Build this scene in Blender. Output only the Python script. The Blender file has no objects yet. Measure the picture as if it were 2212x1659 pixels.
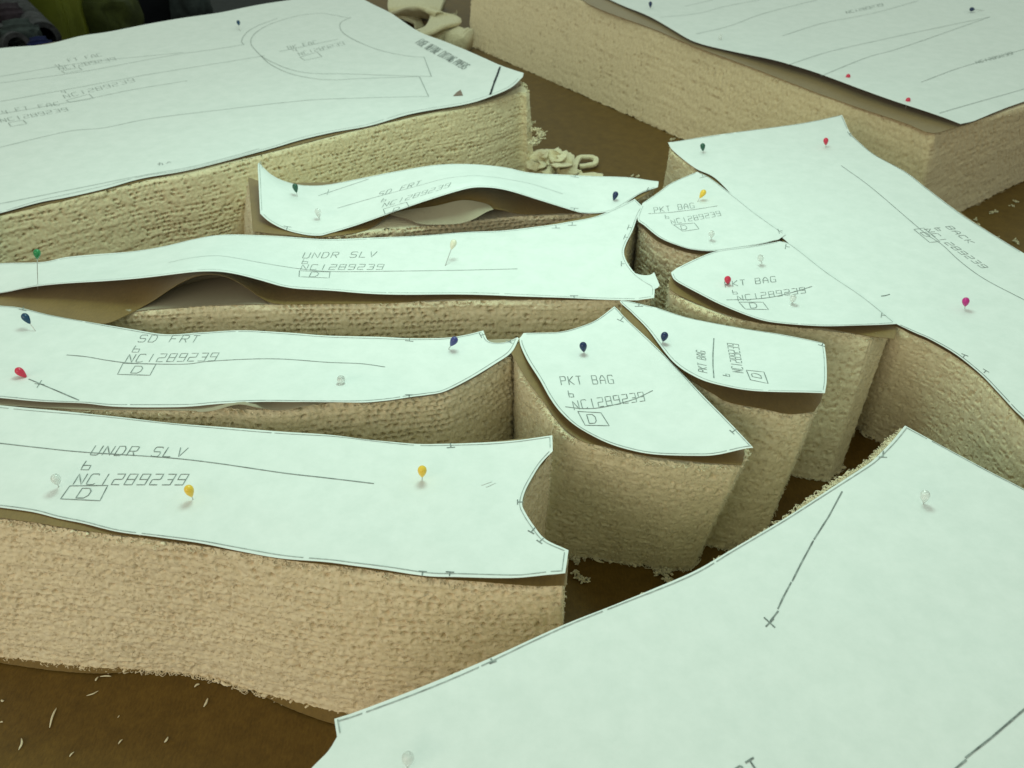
import bpy, math, random
import numpy as np
from mathutils.geometry import delaunay_2d_cdt
from mathutils import Vector

random.seed(7)
rng = np.random.default_rng(7)
S = bpy.context.scene

# ------------------------------------------------------------------ camera
F_PX, CX, CY = 1900.0, 1106.0, 829.5          # traced picture is 2212 x 1659
PITCH = math.radians(36)
H = 0.094                                     # height of every fabric stack (m)
ZC = H + 0.289                                # camera height over the table
SP, CP = math.sin(PITCH), math.cos(PITCH)
cam_d = bpy.data.cameras.new("camera")
cam = bpy.data.objects.new("camera", cam_d)
S.collection.objects.link(cam)
cam.location = (0, 0, ZC)
cam.rotation_euler = (math.pi / 2 - PITCH, 0, 0)
cam_d.sensor_width = 36
cam_d.lens = 36 * F_PX / 2212
cam_d.clip_start, cam_d.clip_end = 0.01, 60
cam_d.dof.use_dof = True
cam_d.dof.focus_distance = 0.47
cam_d.dof.aperture_fstop = 22
S.camera = cam

# ------------------------------------------------------------------ world and lamps (indoor: overhead tubes plus an added lamp for lens falloff)
W = bpy.data.worlds.new("World")
S.world = W
W.use_nodes = True
bg = W.node_tree.nodes["Background"]
bg.inputs[0].default_value = (0.84, 1.0, 0.83, 1)
bg.inputs[1].default_value = 0.50


def lamp(name, loc, target, sx, sy, power, col):
    d = bpy.data.lights.new(name, 'AREA')
    d.shape = 'RECTANGLE'
    d.size, d.size_y = sx, sy
    d.energy = power
    d.color = col
    o = bpy.data.objects.new(name, d)
    S.collection.objects.link(o)
    o.location = loc
    o.rotation_euler = (Vector(target) - Vector(loc)).to_track_quat('-Z', 'Y').to_euler()
    return o


lamp("ceiling_lamp", (0.0, 1.45, 1.75), (0, 1.15, 0), 1.3, 0.5, 4.8, (0.78, 1.0, 0.86))
lamp("vignette_lamp", (0.0, 0.56, 0.585), (0.0, 0.50, 0), 0.22, 0.16, 1.52, (0.63, 1.0, 0.82))  # added close lamp, its falloff imitates lens vignetting
lamp("side_lamp", (-0.90, -0.85, 0.66), (0.0, 0.45, 0.05), 1.5, 0.7, 8.0, (1.0, 0.88, 0.70))

S.view_settings.view_transform = 'Standard'
S.view_settings.look = 'None'
S.view_settings.exposure = 0.03
S.view_settings.gamma = 1.0
S.view_settings.use_curve_mapping = False


# ------------------------------------------------------------------ helpers
def un(px, py, z):
    """picture point -> world xy on the height z (arrays allowed)"""
    a = (np.asarray(px, float) - CX) / F_PX
    b = (np.asarray(py, float) - CY) / F_PX
    t = (np.asarray(z, float) - ZC) / (-SP - b * CP)
    return a * t, (CP - b * SP) * t


_T = rng.random((256, 256))


def vnoise(x, y, seed=0):
    x = np.asarray(x, float) + seed * 17.31
    y = np.asarray(y, float) + seed * 9.77
    xi, yi = np.floor(x).astype(int), np.floor(y).astype(int)
    fx, fy = x - xi, y - yi
    fx = fx * fx * (3 - 2 * fx)
    fy = fy * fy * (3 - 2 * fy)
    g = lambda i, j: _T[(i + seed * 7) & 255, (j + seed * 13) & 255]
    return (g(xi, yi) * (1 - fx) + g(xi + 1, yi) * fx) * (1 - fy) + (g(xi, yi + 1) * (1 - fx) + g(xi + 1, yi + 1) * fx) * fy


def smooth(a, lo, hi):
    t = np.clip((a - lo) / (hi - lo), 0, 1)
    return t * t * (3 - 2 * t)


def catmull(P, closed=False, step=None, n=8):
    """smooth open polyline through rows of P"""
    P = np.asarray(P, float)
    if len(P) < 3:
        k = n if step is None else max(1, int(np.ceil(np.linalg.norm(P[1, :2] - P[0, :2]) / step)))
        t = np.linspace(0, 1, k + 1)[:, None]
        return P[0] * (1 - t) + P[1] * t
    A = np.vstack([2 * P[0] - P[1], P, 2 * P[-1] - P[-2]])
    out = []
    for i in range(1, len(A) - 2):
        p0, p1, p2, p3 = A[i - 1], A[i], A[i + 1], A[i + 2]
        k = n if step is None else max(1, int(np.ceil(np.linalg.norm(p2[:2] - p1[:2]) / step)))
        t = (np.arange(k) / k)[:, None]
        out.append(0.5 * ((2 * p1) + (-p0 + p2) * t + (2 * p0 - 5 * p1 + 4 * p2 - p3) * t ** 2 + (-p0 + 3 * p1 - 3 * p2 + p3) * t ** 3))
    out.append(P[-1:])
    return np.vstack(out)


def outline(L):
    """closed outline: points (x, y[, extra...]); None marks the point before it as a corner"""
    pts, corner = [], []
    width = max(len(p) for p in L if p is not None)
    for p in L:
        if p is None:
            corner[-1] = True
        else:
            pts.append(list(p) + [0.0] * (width - len(p)))
            corner.append(False)
    n = len(pts)
    ci = [i for i in range(n) if corner[i]]
    segs = []
    if not ci:
        ci = [0]
    for a, b in zip(ci, ci[1:] + [ci[0] + n]):
        segs.append(np.array([pts[k % n] for k in range(a, b + 1)], float))
    return segs


def link(o, parent=None):
    S.collection.objects.link(o)
    if parent is not None:
        o.parent = parent
    return o


def tag(o, label=None, cat=None, group=None, kind=None):
    if label:
        o["label"] = label
    if cat:
        o["category"] = cat
    if group:
        o["group"] = group
    if kind:
        o["kind"] = kind
    return o


def mesh_obj(name, V, Fc, mat, parent=None, shade=True, origin=None):
    V = np.asarray(V, float)
    if origin is None:
        origin = np.array([V[:, 0].mean(), V[:, 1].mean(), V[:, 2].min()]) if parent is None else np.zeros(3)
    me = bpy.data.meshes.new(name)
    me.from_pydata((V - origin).tolist(), [], [list(map(int, f)) for f in Fc] if not isinstance(Fc, list) else Fc)
    me.materials.append(mat)
    if shade:
        me.polygons.foreach_set("use_smooth", [True] * len(me.polygons))
    me.update()
    o = bpy.data.objects.new(name, me)
    link(o, parent)
    o.location = origin
    if parent is not None:                   # meshes are built in world space
        o.location = Vector(origin) - parent.location
    return o


# ------------------------------------------------------------------ materials
def mat_new(name):
    m = bpy.data.materials.new(name)
    m.use_nodes = True
    nt = m.node_tree
    return m, nt, nt.nodes["Principled BSDF"]


def noise_node(nt, scale, detail=3, rough=0.55, stretch=None):
    tc = nt.nodes.new("ShaderNodeTexCoord")
    n = nt.nodes.new("ShaderNodeTexNoise")
    n.inputs["Scale"].default_value = scale
    n.inputs["Detail"].default_value = detail
    n.inputs["Roughness"].default_value = rough
    if stretch:
        mp = nt.nodes.new("ShaderNodeMapping")
        mp.inputs["Scale"].default_value = stretch
        nt.links.new(tc.outputs["Object"], mp.inputs[0])
        nt.links.new(mp.outputs[0], n.inputs["Vector"])
    else:
        nt.links.new(tc.outputs["Object"], n.inputs["Vector"])
    return n


def ramp(nt, src, c0, c1, p0=0.3, p1=0.7):
    r = nt.nodes.new("ShaderNodeValToRGB")
    r.color_ramp.elements[0].position, r.color_ramp.elements[0].color = p0, (*c0, 1)
    r.color_ramp.elements[1].position, r.color_ramp.elements[1].color = p1, (*c1, 1)
    nt.links.new(src, r.inputs[0])
    return r


def bump(nt, bsdf, src, strength, dist):
    b = nt.nodes.new("ShaderNodeBump")
    b.inputs["Strength"].default_value = strength
    b.inputs["Distance"].default_value = dist
    nt.links.new(src, b.inputs["Height"])
    nt.links.new(b.outputs[0], bsdf.inputs["Normal"])


def make_paper():
    m, nt, b = mat_new("pattern_paper")
    n = noise_node(nt, 70, 6, 0.72)
    r = ramp(nt, n.outputs[0], (0.735, 0.76, 0.745), (0.79, 0.805, 0.795), 0.36, 0.64)
    nt.links.new(r.outputs[0], b.inputs["Base Color"])
    b.inputs["Roughness"].default_value = 0.75
    b.inputs["Specular IOR Level"].default_value = 0.25
    n2 = noise_node(nt, 22, 4, 0.55)
    n3 = noise_node(nt, 420, 3, 0.6)
    ad = nt.nodes.new("ShaderNodeMath")
    ad.operation = 'MULTIPLY_ADD'
    ad.inputs[1].default_value = 0.12
    nt.links.new(n3.outputs[0], ad.inputs[0])
    nt.links.new(n2.outputs[0], ad.inputs[2])
    bump(nt, b, ad.outputs[0], 0.11, 0.004)
    return m


def make_kraft(name, c0, c1, rough, spec):
    m, nt, b = mat_new(name)
    n = noise_node(nt, 90 if name == 'brown_board' else 55, 8, 0.75)
    r = ramp(nt, n.outputs[0], c0, c1, 0.3, 0.7)
    n3 = noise_node(nt, 900, 2, 0.5, (1, 0.35, 1))
    mx = nt.nodes.new("ShaderNodeMix")
    mx.data_type = 'RGBA'
    mx.blend_type = 'MULTIPLY'
    mx.inputs[0].default_value = 0.5 if name == 'brown_board' else 0.35
    nt.links.new(r.outputs[0], mx.inputs[6])
    nt.links.new(n3.outputs[0], mx.inputs[7])
    nt.links.new(mx.outputs[2], b.inputs["Base Color"])
    b.inputs["Roughness"].default_value = rough
    b.inputs["Specular IOR Level"].default_value = spec
    if name == "kraft_paper":
        b.inputs["Sheen Weight"].default_value = 0.2
    bump(nt, b, n3.outputs[0], 0.15, 0.0006)
    return m


def make_fabric(name, c0, c1, loop=None):
    m, nt, b = mat_new(name)
    n = noise_node(nt, 420, 4, 0.6)
    r = ramp(nt, n.outputs[0], c0, c1, 0.3, 0.7)
    nt.links.new(r.outputs[0], b.inputs["Base Color"])
    b.inputs["Roughness"].default_value = 0.95
    b.inputs["Specular IOR Level"].default_value = 0.1
    b.inputs["Sheen Weight"].default_value = 0.25
    b.inputs["Sheen Roughness"].default_value = 0.5
    n2 = noise_node(nt, loop or 1500, 3, 0.6)
    bump(nt, b, n2.outputs[0], 0.9 if loop else 0.55, 0.0022 if loop else 0.0006)
    return m


def make_plain(name, col, rough=0.5, spec=0.4, metal=0.0, trans=0.0, var=0.0, scale=30):
    m, nt, b = mat_new(name)
    b.inputs["Base Color"].default_value = (*col, 1)
    b.inputs["Roughness"].default_value = rough
    b.inputs["Specular IOR Level"].default_value = spec
    b.inputs["Metallic"].default_value = metal
    b.inputs["Transmission Weight"].default_value = trans
    if var:
        n = noise_node(nt, scale, 4, 0.6)
        r = ramp(nt, n.outputs[0], tuple(c * (1 - var) for c in col), tuple(min(1, c * (1 + var)) for c in col))
        nt.links.new(r.outputs[0], b.inputs["Base Color"])
    return m


M_PAPER = make_paper()
M_KRAFT = make_kraft("kraft_paper", (0.215, 0.128, 0.030), (0.275, 0.168, 0.044), 0.42, 0.5)
M_TABLE = make_kraft("brown_board", (0.130, 0.068, 0.011), (0.205, 0.112, 0.020), 0.5, 0.25)
M_FAB = make_fabric("cream_knit", (0.70, 0.60, 0.40), (0.86, 0.76, 0.55))
M_FAB_PINK = make_fabric("warm_cream_knit", (0.74, 0.59, 0.38), (0.88, 0.74, 0.53))
M_SCRAP = make_fabric("pale_terry", (0.78, 0.68, 0.44), (0.90, 0.81, 0.57), 480)
M_FAB_MID = make_fabric("beige_knit", (0.67, 0.575, 0.37), (0.83, 0.725, 0.50))
M_FAB_DARK = make_fabric("tan_knit", (0.56, 0.43, 0.26), (0.70, 0.55, 0.36))
M_KNIT = make_fabric("pale_knit", (0.60, 0.52, 0.33), (0.80, 0.71, 0.49), 380)
M_INK = make_plain("plotter_ink", (0.235, 0.26, 0.25), 0.8, 0.1, var=0.55, scale=260)
M_CUT = make_plain("worn_cut_ink", (0.37, 0.40, 0.385), 0.8, 0.1, var=0.35, scale=260)
M_INK_PALE = make_plain("faint_plotter_ink", (0.34, 0.37, 0.355), 0.8, 0.1)
M_INK_FAR = make_plain("worn_plotter_ink", (0.22, 0.24, 0.235), 0.8, 0.1)
M_MARKER = make_plain("black_marker", (0.02, 0.025, 0.03), 0.6, 0.2)
M_STEEL = make_plain("pin_steel", (0.58, 0.58, 0.56), 0.32, 0.6, 0.6)
M_TISSUE = make_plain("shaded_tissue", (0.37, 0.315, 0.225), 0.85, 0.15, var=0.05, scale=60)  # whitish tissue; shade under the raised sheets is put into its colour
PIN_COL = {
    'red': make_plain("red_pin_head", (0.62, 0.03, 0.075), 0.28, 0.5),
    'magenta': make_plain("magenta_pin_head", (0.52, 0.02, 0.22), 0.28, 0.5),
    'yellow': make_plain("yellow_pin_head", (0.85, 0.55, 0.06), 0.25, 0.5),
    'navy': make_plain("navy_pin_head", (0.008, 0.022, 0.085), 0.25, 0.5),
    'teal': make_plain("teal_pin_head", (0.008, 0.05, 0.11), 0.25, 0.5),
    'violet': make_plain("violet_pin_head", (0.05, 0.055, 0.22), 0.25, 0.5),
    'green': make_plain("green_pin_head", (0.02, 0.09, 0.055), 0.25, 0.5),
    'bright green': make_plain("bright_green_pin_head", (0.02, 0.22, 0.07), 0.25, 0.5),
    'clear': make_plain("clear_pin_head", (0.93, 0.95, 0.93), 0.08, 0.6, 0.0, 0.55),
    'cream': make_plain("cream_pin_head", (0.80, 0.76, 0.60), 0.22, 0.5),
}

# ------------------------------------------------------------------ table and floor
ax, ay = un(0, 104, H)
bx, by = un(626, 0, H)
dv = np.array([bx - ax, by - ay]); dv /= np.linalg.norm(dv)
nv = np.array([-dv[1], dv[0]])
e0 = un(-700, 236, 0)
e1 = un(1400, -136, 0)
tb = [(-1.6, -0.25), (1.9, -0.25), (3.0, 1.6), (float(e1[0]) + 1.2, float(e1[1]) + 1.0), tuple(map(float, e1)), tuple(map(float, e0))]
V = [(x, y, 0.0) for x, y in tb] + [(x, y, -0.03) for x, y in tb]
k = len(tb)
Fc = [list(range(k)), list(range(2 * k - 1, k - 1, -1))] + [[i, i + k, (i + 1) % k + k, (i + 1) % k] for i in range(k)]
tag(mesh_obj("cutting_table", V, Fc, M_TABLE, shade=False),
    "brown board cutting table top that carries all the fabric stacks", "table")
M_FLOOR = make_plain("dark_floor", (0.012, 0.013, 0.016), 0.7, 0.2, var=0.4)
tag(mesh_obj("floor", [(-8, -8, -0.75), (8, -8, -0.75), (8, 12, -0.75), (-8, 12, -0.75)], [[0, 1, 2, 3]], M_FLOOR, shade=False), kind="structure")


# ------------------------------------------------------------------ sheets (paper, kraft): outline + lifts -> smooth height field
class Surf:
    def __init__(self, xy, z, base, ripple, seed, grid=0.006):
        self.grid = grid
        self.c = xy.mean(0)
        self.sc = max(np.ptp(xy[:, 0]), np.ptp(xy[:, 1]))
        P = (xy - self.c) / self.sc
        n = len(P)
        d = np.linalg.norm(P[:, None] - P[None], axis=2)
        K = self.k(d) + np.eye(n) * 2e-4
        A = np.zeros((n + 3, n + 3))
        A[:n, :n] = K
        A[:n, n] = 1
        A[:n, n + 1:] = P
        A[n, :n] = 1
        A[n + 1:, :n] = P.T
        self.w = np.linalg.solve(A, np.concatenate([z, [0, 0, 0]]))
        self.P, self.base, self.ripple, self.seed = P, base, ripple, seed

    @staticmethod
    def k(d):
        return np.where(d > 1e-9, d * d * np.log(np.maximum(d, 1e-9)), 0)

    def z(self, x, y):
        x = np.atleast_1d(np.asarray(x, float))
        y = np.atleast_1d(np.asarray(y, float))
        Q = (np.stack([x, y], -1) - self.c) / self.sc
        out = np.empty(len(Q))
        for i in range(0, len(Q), 4000):
            q = Q[i:i + 4000]
            K = self.k(np.linalg.norm(q[:, None] - self.P[None], axis=2))
            out[i:i + 4000] = K @ self.w[:-3] + self.w[-3] + q @ self.w[-2:]
        w1, w2 = max(0.030, 6 * self.grid), max(0.014, 3.5 * self.grid)
        r = self.ripple * ((vnoise(x / w1, y / w1 * 1.3, self.seed) - 0.5) + 0.35 * (vnoise(x / w2, y / w2, self.seed + 3) - 0.5))
        return self.base + out + r

    def proj(self, px, py):
        px, py = np.asarray(px, float), np.asarray(py, float)
        z = np.full(px.shape, self.base)
        for _ in range(12):
            x, y = un(px, py, z)
            z = 0.5 * z + 0.5 * self.z(x, y)
        x, y = un(px, py, z)
        return x, y, z


def sheet(name, L, base, mat, label, cat, group, inner=(), grid=0.006, ripple=0.0006, seed=1, thick=0.0002, step=7, wob=0.0):
    segs = outline(L)
    ring = [catmull(s, step=step)[:-1] for s in segs]
    R = np.vstack(ring)
    if R.shape[1] < 3:
        R = np.hstack([R, np.zeros((len(R), 1))])
    if wob:
        R[:, 0] += wob * (rng.random(len(R)) - 0.5)
        R[:, 1] += wob * (rng.random(len(R)) - 0.5)
    bx_, by_ = un(R[:, 0], R[:, 1], base + R[:, 2] * 0.001)
    bxy = np.stack([bx_, by_], -1)
    sub = np.linspace(0, len(R) - 1, min(len(R), 110)).astype(int)
    cxy, cz = bxy[sub], R[sub, 2] * 0.001
    if len(inner):
        I = np.array(inner, float)
        ix, iy = un(I[:, 0], I[:, 1], base + I[:, 2] * 0.001)
        cxy = np.vstack([cxy, np.stack([ix, iy], -1)])
        cz = np.concatenate([cz, I[:, 2] * 0.001])
    sf = Surf(cxy, cz, base, ripple, seed, grid)
    sf.ring = bxy
    mn, mx = bxy.min(0), bxy.max(0)
    gx, gy = np.meshgrid(np.arange(mn[0], mx[0], grid), np.arange(mn[1], mx[1], grid))
    gx = gx + (np.arange(gx.shape[0]) % 2)[:, None] * grid / 2
    G = np.stack([gx.ravel(), gy.ravel()], -1)
    # inside test and distance to the edge
    x, y = G[:, 0], G[:, 1]
    ins = np.zeros(len(G), bool)
    n = len(bxy)
    near = np.full(len(G), 9.0)
    for i in range(n):
        a, b = bxy[i], bxy[(i + 1) % n]
        c = ((a[1] > y) != (b[1] > y)) & (x < (b[0] - a[0]) * (y - a[1]) / (b[1] - a[1] + 1e-12) + a[0])
        ins ^= c
        near = np.minimum(near, (x - a[0]) ** 2 + (y - a[1]) ** 2)
    G = G[ins & (near > (0.45 * grid) ** 2)]
    vin = [Vector(p) for p in bxy.tolist()] + [Vector(p) for p in G.tolist()]
    res = delaunay_2d_cdt(vin, [(i, (i + 1) % n) for i in range(n)], [], 1, 1e-7)
    v2 = np.array([tuple(v) for v in res[0]])
    z = sf.z(v2[:, 0], v2[:, 1])
    o = mesh_obj(name, np.column_stack([v2, z]), [list(f) for f in res[2]], mat)
    me = o.data
    if sum(p.normal.z for p in me.polygons) < 0:
        me.flip_normals()
    md = o.modifiers.new("thickness", 'SOLIDIFY')
    md.thickness, md.offset = thick, -1
    es = o.modifiers.new("crisp_edge", 'EDGE_SPLIT')
    es.split_angle = math.radians(50)
    tag(o, label, cat, group)
    o_segs = segs
    return o, sf, o_segs


def ribbons(name, sf, polys, width, mat, parent, off=0.00022):
    """ink strokes: picture polylines laid on the sheet as thin strips"""
    V, Fc = [], []
    for item in polys:
        P, w = (item, width) if not isinstance(item, tuple) else item
        P = np.asarray(P, float)
        Q = [P[:1]]
        for a, b in zip(P[:-1], P[1:]):
            k = max(1, int(np.ceil(np.linalg.norm(b - a) / 9)))
            t = (np.arange(1, k + 1) / k)[:, None]
            Q.append(a * (1 - t) + b * t)
        Q = np.vstack(Q)
        x, y, z = sf.proj(Q[:, 0], Q[:, 1])
        xy = np.stack([x, y], -1)
        if len(xy) < 2:
            continue
        T = np.gradient(xy, axis=0)
        T /= np.linalg.norm(T, axis=1)[:, None] + 1e-12
        N = np.stack([-T[:, 1], T[:, 0]], -1)
        ww = w * (0.85 + 0.3 * rng.random(len(xy)))[:, None] / 2
        for sgn in (-1, 1):
            e = xy + sgn * N * ww
            V.append(np.column_stack([e, sf.z(e[:, 0], e[:, 1]) + off + (0.0003 if sf.grid > 0.009 else 0.0)]))
        base = sum(len(v) for v in V[:-2])
        m = len(xy)
        Fc += [[base + i, base + i + 1, base + m + i + 1, base + m + i] for i in range(m - 1)]
    return mesh_obj(name, np.vstack(V), Fc, mat, parent) if V else None


GL = {
    'U': [[(0, 1), (0, .12), (.15, 0), (.85, 0), (1, .12), (1, 1)]],
    'N': [[(0, 0), (0, 1), (1, 0), (1, 1)]],
    'D': [[(0, 0), (0, 1), (.72, 1), (1, .72), (1, .28), (.72, 0), (0, 0)]],
    'R': [[(0, 0), (0, 1), (.88, 1), (1, .9), (1, .6), (.88, .5), (0, .5)], [(.5, .5), (1, 0)]],
    'S': [[(1, .88), (.86, 1), (.14, 1), (0, .88), (0, .62), (.14, .5), (.86, .5), (1, .38), (1, .12), (.86, 0), (.14, 0), (0, .12)]],
    'L': [[(0, 1), (0, 0), (1, 0)]],
    'V': [[(0, 1), (.5, 0), (1, 1)]],
    'F': [[(0, 0), (0, 1), (1, 1)], [(0, .5), (.75, .5)]],
    'T': [[(0, 1), (1, 1)], [(.5, 1), (.5, 0)]],
    'P': [[(0, 0), (0, 1), (.88, 1), (1, .9), (1, .6), (.88, .5), (0, .5)]],
    'K': [[(0, 0), (0, 1)], [(1, 1), (.1, .5), (1, 0)], [(0, .5), (.1, .5)]],
    'B': [[(0, 0), (0, 1), (.82, 1), (.95, .88), (.95, .62), (.82, .5), (0, .5)], [(.82, .5), (1, .38), (1, .12), (.86, 0), (0, 0)]],
    'A': [[(0, 0), (0, .6), (.4, 1), (.6, 1), (1, .6), (1, 0)], [(0, .42), (1, .42)]],
    'G': [[(1, .85), (.86, 1), (.14, 1), (0, .86), (0, .14), (.14, 0), (1, 0), (1, .48), (.55, .48)]],
    'C': [[(1, .88), (.86, 1), (.14, 1), (0, .86), (0, .14), (.14, 0), (.86, 0), (1, .12)]],
    'E': [[(1, 1), (0, 1), (0, 0), (1, 0)], [(0, .5), (.8, .5)]],
    'O': [[(.14, 0), (0, .14), (0, .86), (.14, 1), (.86, 1), (1, .86), (1, .14), (.86, 0), (.14, 0)]],
    'I': [[(.5, 0), (.5, 1)]],
    '1': [[(.5, 0), (.5, 1)]],
    '2': [[(0, 1), (1, 1), (1, .55), (.9, .5), (.1, .5), (0, .45), (0, 0), (1, 0)]],
    '3': [[(0, 1), (1, 1), (1, 0), (0, 0)], [(.3, .5), (1, .5)]],
    '8': [[(0, 0), (0, 1), (1, 1), (1, 0), (0, 0)], [(0, .5), (1, .5)]],
    '9': [[(1, .5), (0, .5), (0, 1), (1, 1), (1, 0), (0, 0)]],
    'b': [[(.1, 1), (0, .5), (0, 0), (1, 0), (1, .5), (0, .5)]],
    '4': [[(0, 1), (0, .45), (1, .45)], [(.9, 1), (.9, 0)]],
}


def text(s, ox, oy, u, v, fill=0.64):
    out = []
    for i, ch in enumerate(s):
        for st in GL.get(ch, []):
            out.append([(ox + u[0] * (i + fill * a) + v[0] * b, oy + u[1] * (i + fill * a) + v[1] * b) for a, b in st])
    return out


def tick(x, y, dx, dy, bar=18):
    L = math.hypot(dx, dy)
    nx, ny = -dy / L, dx / L
    # the cross bar lies in the sheet: squeeze its vertical share
    bxx, byy = nx * bar / 2, ny * bar / 2 * 0.6
    ex, ey = x + dx, y + dy
    return [[(x, y), (ex, ey)], [(ex - bxx, ey - byy), (ex + bxx, ey + byy)]]


def cutline(segs, inset, keep=0.86, skip=(), dash=70):
    """the plotted cutting line a little inside the edge, in worn stretches"""
    R = [catmull(s, step=6) for s in segs]
    allp = np.vstack(R)[:, :2]
    x, y = un(allp[:, 0], allp[:, 1], H)
    area = np.sum(x * np.roll(y, -1) - np.roll(x, -1) * y)
    sg = 1 if area > 0 else -1
    out = []
    for k, r in enumerate(R):
        if k in skip or len(r) < 4:
            continue
        x, y = un(r[:, 0], r[:, 1], H + (r[:, 2] * 0.001 if r.shape[1] > 2 else 0))
        T = np.stack([np.gradient(x), np.gradient(y)], -1)
        T /= np.linalg.norm(T, axis=1)[:, None] + 1e-12
        N = np.stack([-T[:, 1], T[:, 0]], -1) * sg
        s_ = np.arange(len(x))
        ins = inset * (0.55 + 0.9 * vnoise(s_ / 30.0, s_ * 0 + k * 3.1, 5))
        # back to the picture by a local linear map
        h = 1e-4
        zz = H + (r[:, 2] * 0.001 if r.shape[1] > 2 else 0)
        X, Y = x + N[:, 0] * ins, y + N[:, 1] * ins
        dz = zz - ZC
        zc = Y * CP - dz * SP
        P = np.stack([CX + F_PX * X / zc, CY - F_PX * (Y * SP + dz * CP) / zc], -1)
        P = P[1:-1]
        i = 0
        while i < len(P) - 3:
            j = min(len(P), i + int(dash * (0.5 + rng.random())))
            if j - i > 2:
                out.append(P[i:j])
            i = j if rng.random() < 0.6 else j + 1
    return out


# ------------------------------------------------------------------ fabric stacks
def tubes(C, rad, sides=4):
    """C: (n, k, 3) centre lines -> verts, faces (vectorised)"""
    n, k, _ = C.shape
    T = np.gradient(C, axis=1)
    T /= np.linalg.norm(T, axis=2, keepdims=True) + 1e-12
    ref = np.where(np.abs(T[..., 2:3]) > 0.8, np.array([1.0, 0, 0]), np.array([0, 0, 1.0]))
    A = np.cross(T, ref)
    A /= np.linalg.norm(A, axis=2, keepdims=True) + 1e-12
    B = np.cross(T, A)
    ang = np.arange(sides) * 2 * np.pi / sides
    r = np.asarray(rad)
    r = r if r.ndim == 2 else np.broadcast_to(r, (n, k))
    Vt = C[:, :, None, :] + r[:, :, None, None] * (np.cos(ang)[None, None, :, None] * A[:, :, None, :] + np.sin(ang)[None, None, :, None] * B[:, :, None, :])
    idx = np.arange(n * k * sides).reshape(n, k, sides)
    a, b = idx[:, :-1, :], idx[:, 1:, :]
    q = np.stack([a, np.roll(a, -1, 2), np.roll(b, -1, 2), b], -1).reshape(-1, 4)
    return Vt.reshape(-1, 3), q


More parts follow.
